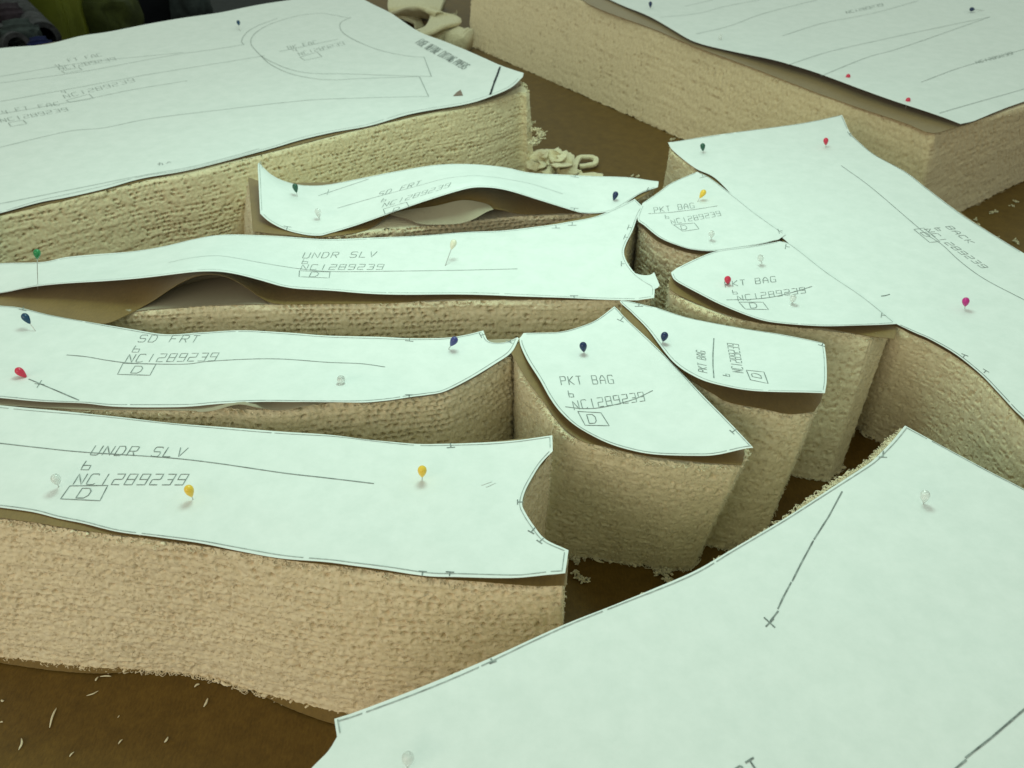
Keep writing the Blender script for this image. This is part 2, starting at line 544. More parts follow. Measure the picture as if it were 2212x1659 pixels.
def fabric_stack(L, mat, label, res=0.0009, ply=0.0037, groove=1.0, speck=1.0, open_=0.6, relief=1.0, rows=1.0, cell=0.0044, seed=1, fuzz=5000, lean=(), top=None, fringe=50, name="fabric_stack", Ht=H, rag=0.0012, rim=1200, rim_top=0.35):
    """L: picture outline of the top edge; extra columns 3,4 = picture point of the bottom edge below it (nan = straight down)"""
    pts, corner = [], []
    for p in L:
        if p is None:
            corner[-1] = True
        else:
            pts.append(p)
            corner.append(False)
    T3 = np.array([un(p[0], p[1], Ht) for p in pts]).reshape(-1, 2)
    off = np.full((len(pts), 2), np.nan)
    for i, p in enumerate(pts):
        if len(p) == 4:
            off[i] = np.array(un(p[2], p[3], 0.0)) - T3[i]
        elif len(p) == 3:
            off[i] = 0
    n = len(pts)
    cum = np.concatenate([[0], np.cumsum(np.linalg.norm(np.diff(np.vstack([T3, T3[:1]]), axis=0), axis=1))])
    per = cum[-1]
    ok = ~np.isnan(off[:, 0])
    if ok.any():
        for c in range(2):
            off[:, c] = np.interp(cum[:-1], cum[:-1][ok], off[ok, c], period=per)
    else:
        off[:] = 0
    D = np.hstack([T3, off])
    ci = [i for i in range(n) if corner[i]] or [0]
    ring = []
    for a, b in zip(ci, ci[1:] + [ci[0] + n]):
        ring.append(catmull([D[k % n] for k in range(a, b + 1)], n=12)[:-1])
    R = np.vstack(ring)
    d = np.concatenate([[0], np.cumsum(np.linalg.norm(np.diff(np.vstack([R, R[:1]])[:, :2], axis=0), axis=1))])
    per = d[-1]
    N = int(per / res)
    s = np.arange(N) * per / N
    Rc = np.vstack([R, R[:1]])
    E = np.stack([np.interp(s, d, Rc[:, c]) for c in range(4)], -1)
    # soften corners a touch (cut fabric is never razor sharp)
    kk = max(1, int(0.0016 / res))
    w = np.ones(2 * kk + 1) / (2 * kk + 1)
    for c in range(4):
        e = np.concatenate([E[-kk:, c], E[:, c], E[:kk, c]])
        E[:, c] = np.convolve(e, w, 'valid')
    area = np.sum(E[:, 0] * np.roll(E[:, 1], -1) - np.roll(E[:, 0], -1) * E[:, 1])
    if area < 0:
        E = E[::-1]
    Tg = np.roll(E[:, :2], -2, 0) - np.roll(E[:, :2], 2, 0)
    Tg /= np.linalg.norm(Tg, axis=1)[:, None] + 1e-12
    for _ in range(2):
        Tg = (Tg + np.roll(Tg, 1, 0) + np.roll(Tg, -1, 0)) / 3
    Nm = np.stack([Tg[:, 1], -Tg[:, 0]], -1)
    Nm /= np.linalg.norm(Nm, axis=1)[:, None] + 1e-12
    Mr = int(Ht / res)
    v = np.linspace(0, 1, Mr + 1)
    SS, VV = np.meshgrid(s, v)
    ZZ = VV * Ht
    NP = Ht / ply
    u = VV * NP + 1.2 * (vnoise(SS / 0.060, VV * 4, seed) - 0.5)
    kf = np.floor(u)
    q = SS / cell + 0.5 * (vnoise(SS / 0.018, VV * 6, seed + 1) - 0.5)
    # scalloped stitch edges, each row shifted against the next
    hsh = lambda i, j, k_: _T[(np.asarray(i).astype(int) * 5 + k_ * 31 + seed) & 255, (np.asarray(j).astype(int) * 7 + k_ * 17) & 255]
    sh = hsh(kf, kf * 0, 1)
    u = u + 0.10 * np.sin(2 * np.pi * (q + sh)) + 0.38 * (vnoise(SS / 0.012, VV * 18, seed + 14) - 0.5)
    kf = np.floor(u)
    gi = np.round(u)
    dist = np.abs(u - gi)
    qq = q + hsh(gi, gi * 0, 2)
    ci_ = np.floor(qq)
    cf = qq - ci_
    reg = smooth(vnoise(SS / 0.035, VV * 4.5, seed + 4), 0.2, 0.8)
    opn = hsh(ci_, gi, 3)
    op = smooth(opn, 1.02 - (0.25 + 0.75 * reg) * open_, 1.20 - (0.25 + 0.75 * reg) * open_)
    wid = 0.28 + 0.16 * hsh(ci_, gi, 4)
    dash = op * smooth(wid - np.abs(cf - 0.5), 0.0, 0.12)
    dd = -0.0052 * groove * dash * np.exp(-(dist / 0.15) ** 2)
    dd -= 0.00042 * rows * np.exp(-(dist / 0.20) ** 2) * smooth(vnoise(SS / 0.012, gi * 2.3, seed + 15), 0.2, 0.7)
    # stitch bulges, ply to ply offsets, fibres
    dd += 0.00030 * rows * np.cos(2 * np.pi * (q + sh)) * (1 - np.exp(-(dist / 0.25) ** 2))
    dd += 0.00055 * (0.35 + 0.65 * rows) * (vnoise(SS / 0.0038 + kf * 0.37, u * 1.0, seed + 5) - 0.5)
    dd += 0.0009 * (vnoise(SS / 0.03, kf * 1.7, seed + 6) - 0.5)
    dd += 0.0005 * speck * (vnoise(SS / 0.0016, ZZ / 0.0014, seed + 7) - 0.5)
    sp_ = vnoise(SS / 0.0021, ZZ / 0.0015, seed + 8)
    dd -= 0.0020 * speck * smooth(sp_, 0.72, 0.90)
    dd += 0.0022 * (vnoise(SS / 0.06, VV * 2.0, seed + 9) - 0.5)
    dd *= relief
    # vertical knife chatter marks
    dd -= 0.0010 * smooth(vnoise(SS / 0.0028, VV * 0.7, seed + 10), 0.93, 0.99)
    # rolled top edge, slightly ragged bottom
    dd -= 0.0016 * np.clip((VV - 0.965) / 0.035, 0, 1) ** 2
    X = E[None, :, 0] + E[None, :, 2] * (1 - VV) + Nm[None, :, 0] * dd
    Y = E[None, :, 1] + E[None, :, 3] * (1 - VV) + Nm[None, :, 1] * dd
    Z = ZZ + 0.0006 * (vnoise(SS / 0.004, VV * 30, seed + 11) - 0.5)
    tl = np.zeros(N)
    if top:
        for (tx, ty, mm, rad) in top:                     # places where the upper plies buckle up
            qx, qy = un(tx, ty, Ht)
            r2 = (E[:, 0] - qx) ** 2 + (E[:, 1] - qy) ** 2
            tl += mm * 0.001 * np.exp(-r2 / (rad * 0.001) ** 2)
    Z = Z + tl[None, :] * np.clip((VV - 0.45) / 0.55, 0, 1) ** 1.3
    Z[0] += rag * smooth(vnoise(s / 0.006, s * 0, seed + 12), 0.35, 0.9)
    V = np.stack([X, Y, Z], -1).reshape(-1, 3)
    idx = np.arange((Mr + 1) * N).reshape(Mr + 1, N)
    a, b = idx[:-1], idx[1:]
    Q = np.stack([a, np.roll(a, -1, 1), np.roll(b, -1, 1), b], -1).reshape(-1, 4)
    VA, QA = [V], [Q]
    nv = len(V)
    # loose fibres on the cut face, biased to the edges
    if fuzz:
        i = rng.integers(0, N, fuzz)
        j = rng.integers(0, Mr + 1, fuzz)
        p0 = np.stack([X[j, i], Y[j, i], Z[j, i]], -1)
        nn = np.column_stack([Nm[i], np.zeros(fuzz)])
        tt = np.column_stack([Tg[i], np.zeros(fuzz)])
        fuzz_L = 1.0
        Ln = 0.0007 + 0.0010 * rng.random(fuzz)
        aa = rng.normal(0, 0.8, fuzz)
        bb = rng.normal(-0.15, 0.6, fuzz)
        C = []
        for q in range(4):
            f_ = q / 3.0
            out = np.sin(f_ * 2.0) * 0.8
            C.append(p0 + nn * (Ln * out - 0.0003)[:, None] + tt * (Ln * f_ * aa)[:, None] + np.array([0, 0, 1.0]) * (Ln * f_ * bb)[:, None])
        C = np.stack(C, 1)
        tv, tq = tubes(C, np.broadcast_to(np.array([0.00016, 0.00016, 0.00013, 0.00008]), (fuzz, 4)), 3)
        VA.append(tv)
        QA.append(tq + nv)
        nv += len(tv)
    # fine fluff along the rims
    if rim:
        i = rng.integers(0, N, rim)
        tp = rng.random(rim) < rim_top
        j = np.where(tp, Mr - rng.integers(0, 3, rim), rng.integers(0, 3, rim))
        p0 = np.stack([X[j, i], Y[j, i], Z[j, i]], -1)
        nn = np.column_stack([Nm[i], np.zeros(rim)])
        tt = np.column_stack([Tg[i], np.zeros(rim)])
        Ln = 0.0008 + 0.0026 * rng.random(rim) ** 1.5
        aa, cu, ph = rng.normal(0, 0.7, rim), rng.normal(0, 0.5, rim), rng.random(rim) * 6.28
        C = []
        for q_ in range(6):
            f_ = q_ / 5.0
            C.append(p0 + nn * (Ln * (np.sin(f_ * 2.2) * 0.8 + 0.15 * np.sin(ph + f_ * 5)) - 0.0004)[:, None]
                     + tt * (Ln * (f_ * aa + 0.35 * np.sin(ph + f_ * 6) * cu))[:, None]
                     + np.array([0, 0, 1.0]) * (Ln * (0.3 * np.sin(ph * 2 + f_ * 5) - 0.15) * f_)[:, None])
        C = np.stack(C, 1)
        C[..., 2] = np.clip(C[..., 2], 0.0005, Ht + 0.0004)
        tv, tq = tubes(C, np.broadcast_to(np.array([0.00026, 0.00026, 0.00024, 0.0002, 0.00016, 0.0001]), (rim, 6)), 4)
        VA.append(tv)
        QA.append(tq + nv)
        nv += len(tv)
    # frayed tufts along the bottom and top rims
    if fringe:
        i = rng.integers(0, N, fringe)
        lowr = rng.random(fringe) < 0.7
        j = np.where(lowr, 1, Mr - 1)
        p0 = np.stack([X[j, i], Y[j, i], np.maximum(Z[j, i], 0.0008)], -1)
        nn = np.column_stack([Nm[i], np.zeros(fringe)])
        tt = np.column_stack([Tg[i], np.zeros(fringe)])
        Ln = np.where(lowr, 0.0016, 0.0010) + 0.0022 * rng.random(fringe) ** 2
        aa = rng.normal(0, 1.0, fringe)
        cu = rng.normal(0, 0.5, fringe)
        C = []
        for q in range(6):
            f_ = q / 5.0
            C.append(p0 + nn * (Ln * np.sin(f_ * 2.4) * 0.75 - 0.0006)[:, None] + tt * (Ln * (f_ * aa * 0.8 + np.sin(f_ * 4) * cu * 0.6))[:, None]
                     + np.array([0, 0, 1.0]) * (Ln * 0.5 * (np.sin(f_ * 3) * 0.5 - f_ * np.where(lowr, 0.3, 0.1)))[:, None])
        C = np.stack(C, 1)
        C[..., 2] = np.maximum(C[..., 2], 0.0006)
        tv, tq = tubes(C, np.broadcast_to(np.array([0.0007, 0.0009, 0.0008, 0.0008, 0.0006, 0.0003]), (fringe, 6)), 5)
        VA.append(tv)
        QA.append(tq + nv)
        nv += len(tv)
    V = np.vstack(VA)
    Q = np.vstack(QA)
    faces = Q.tolist()
    # top: fan strips towards an inset ring, closed by a triangulated sheet
    ring2 = [Vector((float(X[Mr, i]), float(Y[Mr, i]))) for i in range(0, N, 3)]
    src = list(range(0, N, 3))
    m = len(ring2)
    try:
        r = delaunay_2d_cdt(ring2, [(i, (i + 1) % m) for i in range(m)], [], 1, 1e-6)
        vv = np.array([tuple(q) for q in r[0]])
        zt = []
        for q, ids in zip(r[0], r[3]):
            zt.append(Z[Mr, src[ids[0]]] if ids else Ht)
        base = len(V)
        V = np.vstack([V, np.column_stack([vv, np.array(zt) - 0.0002])])
        faces += [[base + t for t in f] for f in r[2]]
    except Exception as ex:
        print("cap failed", ex)
    o = mesh_obj(name, V, faces, mat)
    return tag(o, label, "fabric stack", "stacks of cut cream fabric")


fabric_stack([(-260, 545), (0, 469), (144, 434), (306, 396), (414, 377), (576, 335), (720, 298), (888, 256), (1000, 236), (1060, 222), (1098, 209), (1124, 200), (1139, 203, 1141, 388), None,
              (1143, 194, 1156, 384), None, (1110, 168, 0), (985, 116), (880, 64), (800, 24), (740, -12), None, (640, 6), (450, 36), (250, 72), (0, 112), (-260, 150), None],
             M_FAB_MID, "long cream fabric stack under the big far left marker sheet", res=0.0010, groove=0.8, open_=0.62, speck=0.6, seed=11, fuzz=12000, fringe=90, rim=2500)
fabric_stack([(545, 503, 534, 640), None, (612, 510, 0), (700, 514), (800, 504), (910, 491), (1061, 475), (1140, 469), (1240, 466), (1300, 462), (1345, 448), (1400, 421), (1421, 400), None,
              (1418, 393), (1356, 388), (1277, 384), (1104, 376), (942, 384), (780, 396), (660, 404), (590, 398), (545, 388), (536, 386, 522, 490), None],
             M_FAB, "narrow cream fabric stack under the arched upper SD FRT sheet", res=0.0008, groove=1.1, open_=0.85, speck=0.5, seed=23, fuzz=6000, fringe=50)
fabric_stack([(-70, 668), (0, 671), (100, 673), (281, 676), (432, 665), (576, 662), (708, 659), (852, 657), (1032, 651), (1284, 650), (1402, 648), None,
              (1408, 636), (1402, 612), (1372, 592), (1353, 562), (1352, 535), (1364, 497), (1384, 456), None, (1360, 440), (1320, 460), (1230, 486), (1086, 505),
              (924, 514), (708, 524), (540, 514), (396, 528), (216, 556), (0, 576), (-70, 580), None],
             M_FAB, "cream fabric stack under the middle UNDR SLV sheet with the hump", res=0.0007, groove=1.1, open_=0.8, speck=0.5, seed=37, fuzz=9000, fringe=50)
fabric_stack([(-70, 880), (0, 882), (180, 888), (396, 888), (590, 888), (700, 878), (800, 874), (888, 863), (960, 851), (1014, 826), (1060, 797), (1104, 768), None,
              (1117, 738), (1075, 745), (1055, 738), (1044, 722), None, (960, 735), (816, 733), (702, 730), (522, 718), (432, 723), (360, 727), (288, 716), (198, 702),
              (108, 686), (0, 668), (-70, 664), None],
             M_FAB, "cream fabric stack under the front SD FRT sheet", res=0.0007, groove=1.2, open_=0.85, speck=0.5, seed=41, fuzz=9000, fringe=50,
             top=[(800, 872, 3.0, 26), (464, 888, 2.0, 12)])
fabric_stack([(-80, 1112, -80, 1414), (0, 1127, 0, 1424), (72, 1136), (162, 1151, 160, 1443), (252, 1163), (428, 1185, 420, 1457), (612, 1215, 585, 1503), (762, 1233, 740, 1541), (924, 1252), (1068, 1260),
              (1160, 1265), (1219, 1265, 1210, 1560), None, (1224, 1202, 0), None, (1180, 1171), (1154, 1143), (1134, 1113), (1130, 1090), (1136, 1064), (1150, 1035), (1172, 1003), (1191, 976), None,
              (1191, 945), None, (1104, 956), (1032, 961), (960, 963), (895, 963), (798, 954), (708, 944), (540, 932), (360, 917), (180, 898), (0, 882), (-80, 872), None],
             M_FAB_PINK, "thick frontmost cream fabric stack under the front UNDR SLV sheet", res=0.0006, groove=0.85, open_=0.55, rows=0.8, speck=0.5, seed=53, fuzz=16000, fringe=110, rim=3500, rim_top=0.3)
fabric_stack([(1110, 768, 0), None, (1129, 814), (1160, 857), (1187, 900, 1150, 1190), (1223, 943, 1226, 1204), (1286, 966, 1300, 1207), (1360, 986), (1420, 999, 1392, 1221), (1500, 1007, 1430, 1232),
              (1600, 1009, 1494, 1229), None, (1616, 968, 1508, 1195), (1567, 910), (1504, 845), (1446, 785), (1345, 692), (1327, 670, 0), None, (1287, 697), (1212, 722), (1131, 728), (1112, 738, 0), None],
             M_FAB_MID, "cream fabric stack under the front PKT BAG sheet", res=0.0007, groove=0.5, open_=0.25, rows=0.4, ply=0.003, cell=0.0032, speck=1.3, relief=0.7, seed=67, fuzz=11000, fringe=60, rim=2200)
fabric_stack([(1350, 690, 0), (1452, 796), (1517, 842), (1578, 872), (1650, 886, 1560, 1185), (1704, 897, 1600, 1190), (1755, 893, 1640, 1190), None, (1775, 852, 1656, 1145), (1778, 748), None, (1686, 730, 0), (1596, 714), (1488, 693),
              (1416, 670), (1345, 656, 0), None],
             M_FAB_MID, "leaning cream fabric stack under the curled PKT BAG sheet with sideways lettering", res=0.0007, groove=0.5, open_=0.3, rows=0.6, ply=0.003, cell=0.004, speck=0.9, relief=0.7, seed=71, fuzz=8000, fringe=50)
fabric_stack([(1380, 478), (1394, 500), (1428, 527), (1470, 545), (1504, 552), (1560, 554), (1646, 532), (1688, 512), None, (1632, 470), (1589, 432), (1534, 394), None, (1506, 378), (1452, 400),
              (1416, 423), (1390, 441), None],
             M_FAB, "cream fabric stack under the PKT BAG sheet with the yellow pin", res=0.0008, groove=0.7, open_=0.5, speck=0.9, seed=83, fuzz=5000, fringe=60)
fabric_stack([(1447, 600), (1450, 632), (1500, 662), (1560, 684), (1632, 700), (1730, 713, 1650, 985), (1800, 720, 1715, 1026), (1885, 730, 1790, 1041), None, (1930, 704, 1818, 1012), None, (1860, 650, 0), (1780, 595), (1700, 537), (1632, 537),
              (1552, 549), (1506, 565), (1462, 587, 0), None],
             M_FAB_MID, "cream fabric stack under the PKT BAG sheet with the red pin", res=0.0007, groove=0.5, open_=0.25, rows=0.4, ply=0.003, cell=0.0034, speck=0.9, relief=0.5, seed=97, fuzz=8000, fringe=40)
fabric_stack([(1700, 517), (1800, 600), (1936, 706), (1974, 727), (2010, 743), (2064, 775), (2118, 819), (2157, 859), (2190, 895), (2235, 945), (2300, 1010), None, (2480, 900), (2420, 700), (2212, 556), None, (2136, 506),
              (2075, 467), (2003, 413), (1891, 341), (1837, 294), (1822, 256), None, (1740, 271), (1668, 281), (1560, 296), (1447, 312, 1436, 450), None, (1452, 332, 1428, 452), (1502, 366, 0), (1545, 390), (1596, 438)],
             M_FAB_MID, "cream fabric stack under the large BACK sheet on the right", res=0.0007, groove=0.5, open_=0.3, rows=0.4, ply=0.003, cell=0.0034, speck=0.9, relief=0.5, seed=103, fuzz=14000, fringe=90, rim=2500)
fabric_stack([(1953, 923), (1923, 945), (1877, 988), (1841, 1014), (1770, 1059), (1679, 1126), (1500, 1236), (1320, 1316), (1068, 1424), (790, 1540), (745, 1562), None, (748, 1595), (710, 1650), (650, 1740), (1500, 2000),
              (2400, 1950), (2500, 1500), (2400, 1180), None, (2212, 1066), (2136, 1027), (2010, 959), None],
             M_FAB, "cream fabric stack under the nearest big pattern sheet", res=0.0012, groove=0.8, speck=1.0, seed=113, fuzz=6000, fringe=60, rim=5000, rim_top=0.9)
fabric_stack([(1020, -92, 1013, 99), None, (1262, 4, 1236, 196), (1416, 66, 1392, 265), (1600, 138), (1776, 204), (1956, 266, 1900, 475), (2008, 288, 1965, 505), None, (2024, 289, 1990, 500), (2046, 281, 2075, 459), (2212, 233, 2212, 393), (2420, 168, 0), None, (2600, -60), (1700, -190, 0), None],
             M_FAB_DARK, "long tan fabric stack under the far right marker sheet", res=0.0016, ply=0.0028, groove=0.5, open_=0.4, rows=1.2, cell=0.007, speck=0.5, seed=127, fuzz=9000, fringe=90, rim=2500)

# ------------------------------------------------------------------ brown underlay sheets, between fabric and pattern
ZK, ZP = H + 0.0009, H + 0.0022
GK = "brown underlay sheets"


KS = []


def inside(P, poly):
    x, y = P[:, 0], P[:, 1]
    r = np.zeros(len(P), bool)
    for a, b in zip(poly, np.roll(poly, -1, 0)):
        r ^= ((a[1] > y) != (b[1] > y)) & (x < (b[0] - a[0]) * (y - a[1]) / (b[1] - a[1] + 1e-12) + a[0])
    return r


def settle(low, top, gap=0.0005):
    """keep the underlay below the pattern sheet that lies on it"""
    ob_, sf_ = low[0], top[1]
    off_ = np.array(ob_.location)
    C = np.empty(len(ob_.data.vertices) * 3)
    ob_.data.vertices.foreach_get("co", C)
    C = C.reshape(-1, 3) + off_
    hit = inside(C[:, :2], np.array(sf_.ring))
    if hit.any():
        C[hit, 2] = np.minimum(C[hit, 2], np.maximum(sf_.z(C[hit, 0], C[hit, 1]) - gap, H + 0.0002))
    ob_.data.vertices.foreach_set("co", (C - off_).ravel())
    ob_.data.update()


def kraft(L, label, inner=(), seed=1, grid=0.006, mat=None):
    KS.append(sheet("underlay_sheet", L, ZK, mat or M_KRAFT, label, "underlay", GK, inner, grid=grid, ripple=0.0009, seed=seed, thick=0.00025, wob=0.5))


kraft([(-60, 476), (0, 464), (144, 430), (306, 390), (576, 329), (720, 292), (888, 251), (1060, 213), (1104, 196), (1128, 178, 2), None, (1068, 150), (980, 110), (880, 60), (740, -10), None, (400, 46), (-60, 120), None],
      "brown underlay showing as a dark band under the far left marker sheet", seed=2, grid=0.015)
kraft([(546, 500, 1), None, (612, 508), (700, 512), (790, 496, 0), (845, 463, 3), (877, 472, 2), (910, 484, 0), (960, 484, 0), (996, 481, 1), (1025, 471, 5), (1061, 453, 9), (1080, 452, 9), (1104, 460, 4), (1140, 463, 1), (1212, 461), (1290, 458),
       (1345, 444), (1400, 418), (1419, 398), None, (1356, 386), (1104, 372), (942, 380), (780, 392), (590, 394), (536, 383, 1), None],
      "brown underlay wrinkled under the arch of the upper SD FRT sheet", inner=[(930, 452, 6), (1000, 425, 13), (1060, 425, 13), (870, 450, 5), (1000, 400, 8)], seed=3)
kraft([(-60, 672), (0, 674), (60, 680), (120, 690), (190, 701), (235, 698), (270, 682), (310, 662, 1), (355, 632, 9), (400, 605, 17), (443, 592, 20.5), (487, 596, 18), (525, 615, 12), (556, 638, 5), (590, 654, 1), (640, 656), (708, 655), (852, 653), (924, 648), (1032, 645), (1284, 647), (1398, 645), None, (1405, 620), (1372, 595), (1355, 562), (1354, 537), (1366, 497),
       (1384, 452), None, (1320, 456), (1086, 500), (708, 519), (540, 509), (216, 551), (-60, 572), None],
      "brown underlay arched up under the hump of the middle UNDR SLV sheet",
      inner=[(443, 570, 13), (360, 600, 7), (530, 590, 7), (443, 540, 5), (150, 640, 1), (700, 640, 0.5), (250, 650, 1), (100, 600, 1), (800, 580, 0)], seed=4)
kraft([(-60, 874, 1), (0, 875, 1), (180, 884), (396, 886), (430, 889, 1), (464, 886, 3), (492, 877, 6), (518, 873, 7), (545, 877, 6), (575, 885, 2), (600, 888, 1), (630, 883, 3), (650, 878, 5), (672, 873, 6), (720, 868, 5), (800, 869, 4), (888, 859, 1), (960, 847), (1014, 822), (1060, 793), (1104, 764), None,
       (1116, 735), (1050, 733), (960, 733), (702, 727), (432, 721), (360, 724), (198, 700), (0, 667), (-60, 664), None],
      "shade-toned pale underlay with a small wave below the front SD FRT sheet", inner=[(640, 850, 5), (520, 850, 5)], seed=5, mat=M_TISSUE)
kraft([(-60, 1108), (0, 1119), (72, 1129), (162, 1144), (252, 1155), (428, 1177), (612, 1209), (762, 1226), (924, 1247), (1068, 1259), (1158, 1265), (1224, 1264), None, (1228, 1207), None, (1180, 1172), (1154, 1144), (1135, 1112), (1131, 1090),
       (1138, 1064), (1152, 1034), (1173, 1003), (1192, 975), None, (1192, 942), None, (960, 961), (798, 952), (360, 914), (-60, 874), None],
      "brown underlay sticking out below the right corner of the front UNDR SLV sheet", seed=6)
kraft([(1104, 762, 1), None, (1125, 799), (1150, 838), (1178, 873), (1200, 904), (1230, 935), (1262, 955), (1302, 962), (1380, 981), (1440, 990), (1520, 999), (1602, 1005), None, (1606, 993), None, (1600, 960), (1504, 842), (1345, 688), (1327, 668), None,
       (1287, 695), (1212, 720), (1131, 724), None],
      "brown underlay along the curved edge of the front PKT BAG sheet", seed=7)
kraft([(1350, 700), (1473, 805), (1542, 852), (1578, 871), (1650, 884), (1704, 895), (1759, 889), None, (1777, 850), (1778, 745), None, (1686, 728), (1596, 712), (1488, 691), (1345, 655), None],
      "brown underlay showing broadly below the curled PKT BAG sheet", seed=8)
kraft([(1376, 473), (1393, 496), (1428, 525), (1504, 549), (1560, 551), (1646, 530), (1686, 511), None, (1589, 430), (1534, 392), None, (1452, 397), (1389, 440), None],
      "brown underlay below the PKT BAG sheet with the yellow pin", seed=9)
kraft([(1448, 600), (1449, 625, 1), (1500, 652), (1560, 675), (1632, 695), (1730, 706), (1776, 708), (1840, 719), (1884, 727), (1932, 732), None, (1930, 700), (1860, 648), (1700, 536), None, (1632, 535), (1552, 547), (1506, 562), (1462, 584), None],
      "brown underlay below the PKT BAG sheet with the red pin", seed=10)
kraft([(1720, 545), (1900, 690), (1936, 704), (1974, 722), (2010, 738), (2064, 770), (2118, 813), (2157, 853), (2190, 889), (2235, 938), (2300, 1000), None, (2420, 700), (2212, 550), None, (2003, 409), (1891, 337), (1837, 290), (1820, 252), None,
       (1668, 278), (1446, 309), None, (1502, 364), (1600, 440), None],
      "brown underlay below the large BACK sheet", seed=11, grid=0.01)
kraft([(1262, 3), (1416, 65), (1510, 104), (1600, 138), (1704, 177), (1776, 204), (1866, 236), (1956, 267), (2012, 288), (2060, 277), None, (2100, 265), (2212, 222), (2420, 166), None, (2300, -60), (1200, -60), None],
      "brown underlay rolled over the edge below the far right marker sheet", seed=12, grid=0.02)

sheet("underlay_sheet", [(-80, 1414), (0, 1430), (72, 1441), (150, 1450), (230, 1453), (324, 1446), (430, 1438), (500, 1466), (576, 1506), (640, 1535), (716, 1562), (780, 1572), (1000, 1640), None, (1180, 1560), None, (1120, 1330), (0, 1160), (-80, 1150), None],
      0.0016, M_KRAFT, "brown bottom sheet edging out below the frontmost stack onto the table", "underlay", GK, grid=0.012, ripple=0.001, seed=14, thick=0.0004, wob=1.0)

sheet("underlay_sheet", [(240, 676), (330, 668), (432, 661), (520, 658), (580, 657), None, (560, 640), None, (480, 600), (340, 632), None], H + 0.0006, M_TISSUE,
      "pale shade-toned tissue showing under the arched underlay at left", "underlay", GK, grid=0.008, ripple=0.0005, seed=15)
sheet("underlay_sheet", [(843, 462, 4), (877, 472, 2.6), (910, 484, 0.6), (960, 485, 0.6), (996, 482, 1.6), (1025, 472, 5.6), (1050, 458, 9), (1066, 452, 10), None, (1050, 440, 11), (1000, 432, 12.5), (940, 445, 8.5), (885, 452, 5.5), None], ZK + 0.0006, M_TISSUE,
      "pale shade-toned tissue curling inside the arch of the upper SD FRT sheet", "underlay", GK, grid=0.005, ripple=0.0002, seed=16)

# ------------------------------------------------------------------ white pattern sheets with their plotted marks
GP = "white paper pattern pieces"


def pattern(L, label, inner=(), seed=1, grid=0.006, ripple=0.0007, base=ZP, under=None):
    r = sheet("pattern_sheet", L, base, M_PAPER, label, "paper pattern", GP, inner, grid=grid, ripple=ripple, seed=seed)
    if under is not None:
        settle(KS[under], r)
    return r


def ncblock(sf, o, rows, boxes, w=0.00045, mat=None):
    for r in rows:
        ribbons("lettering", sf, text(*r), w, mat or M_INK, o)
    for bx_ in boxes:
        ribbons("letter_box_marking", sf, [bx_ + bx_[:1]], w, mat or M_INK, o)


def notches(sf, o, L, w=0.0005, mat=None):
    for t in L:
        ribbons("notch_marking", sf, tick(*t), w, mat or M_INK, o)


# --- far left marker
o, sf, sg = pattern([(-80, 480), (0, 461), (85, 437), (144, 425), (230, 405), (306, 385), (414, 367), (576, 324), (650, 302), (720, 286), (796, 272), (888, 245, 1), (1003, 225, 3), (1057, 209, 6), (1104, 189, 11), (1129, 167, 14), None, (1131, 158, 14), None,
                     (1068, 135, 7), (974, 94, 2), (904, 67, 1), (848, 31), (787, 0), (740, -22), None, (626, 0), (540, 14), (468, 28), (360, 45), (238, 67), (173, 77), (94, 96), (0, 104), (-90, 116), None],
                    "big white marker sheet at far left with a black FUSE stamp", inner=[(x_, y_, 0) for x_, y_ in ((100, 300), (300, 250), (500, 200), (700, 150), (850, 120), (950, 150), (300, 120), (600, 80), (750, 40), (150, 180), (450, 120), (800, 200), (650, 250), (1000, 180))], seed=21, under=0, grid=0.010, ripple=0.0012)
ncblock(sf, o, [("BK FAC", 624, 107, (11.0, -2.2), (-4, -6.5)), ("4", 636, 113, (11, -2.4), (-4, -6)), ("NC1289239", 648, 121, (11.2, -2.8), (-5, -6.5)),
                ("FT FAC", 150, 134, (12.5, -2.2), (-5, -6)), ("4", 124, 146, (12, -2), (-5, -6)), ("NC1289239", 130, 152, (14.0, -2.5), (-5, -6.5)),
                ("4", 136, 203, (12, -2), (-4, -6)), ("NC1289239", 141, 213, (17.4, -4.2), (-5, -7)),
                ("FT FAC", 36, 241, (16.6, -2.4), (-4, -7)), ("4", 8, 247, (14, -2), (-4, -7)), ("NC1289239", 4, 265, (16.6, -2.9), (-5, -7))],
        [[(648, 124), (658, 131), (695, 123), (685, 113)], [(133, 154), (141, 159), (178, 152), (170, 146)], [(143, 217), (151, 222), (202, 213), (193, 204)], [(18, 266), (24, 274), (58, 268), (50, 260)]],
        0.0005, M_INK_PALE)
ribbons("stamped_lettering", sf, text("FUSE BEFORE CUTTING PAPERS", 897, 94, (4.0, 2.20), (16, -9.5), 0.72), 0.00095, M_INK, o)
ribbons("marker_line", sf, [catmull([(1080, 145), (1075, 160), (1068, 178), (1059, 205)])], 0.0022, M_MARKER, o)
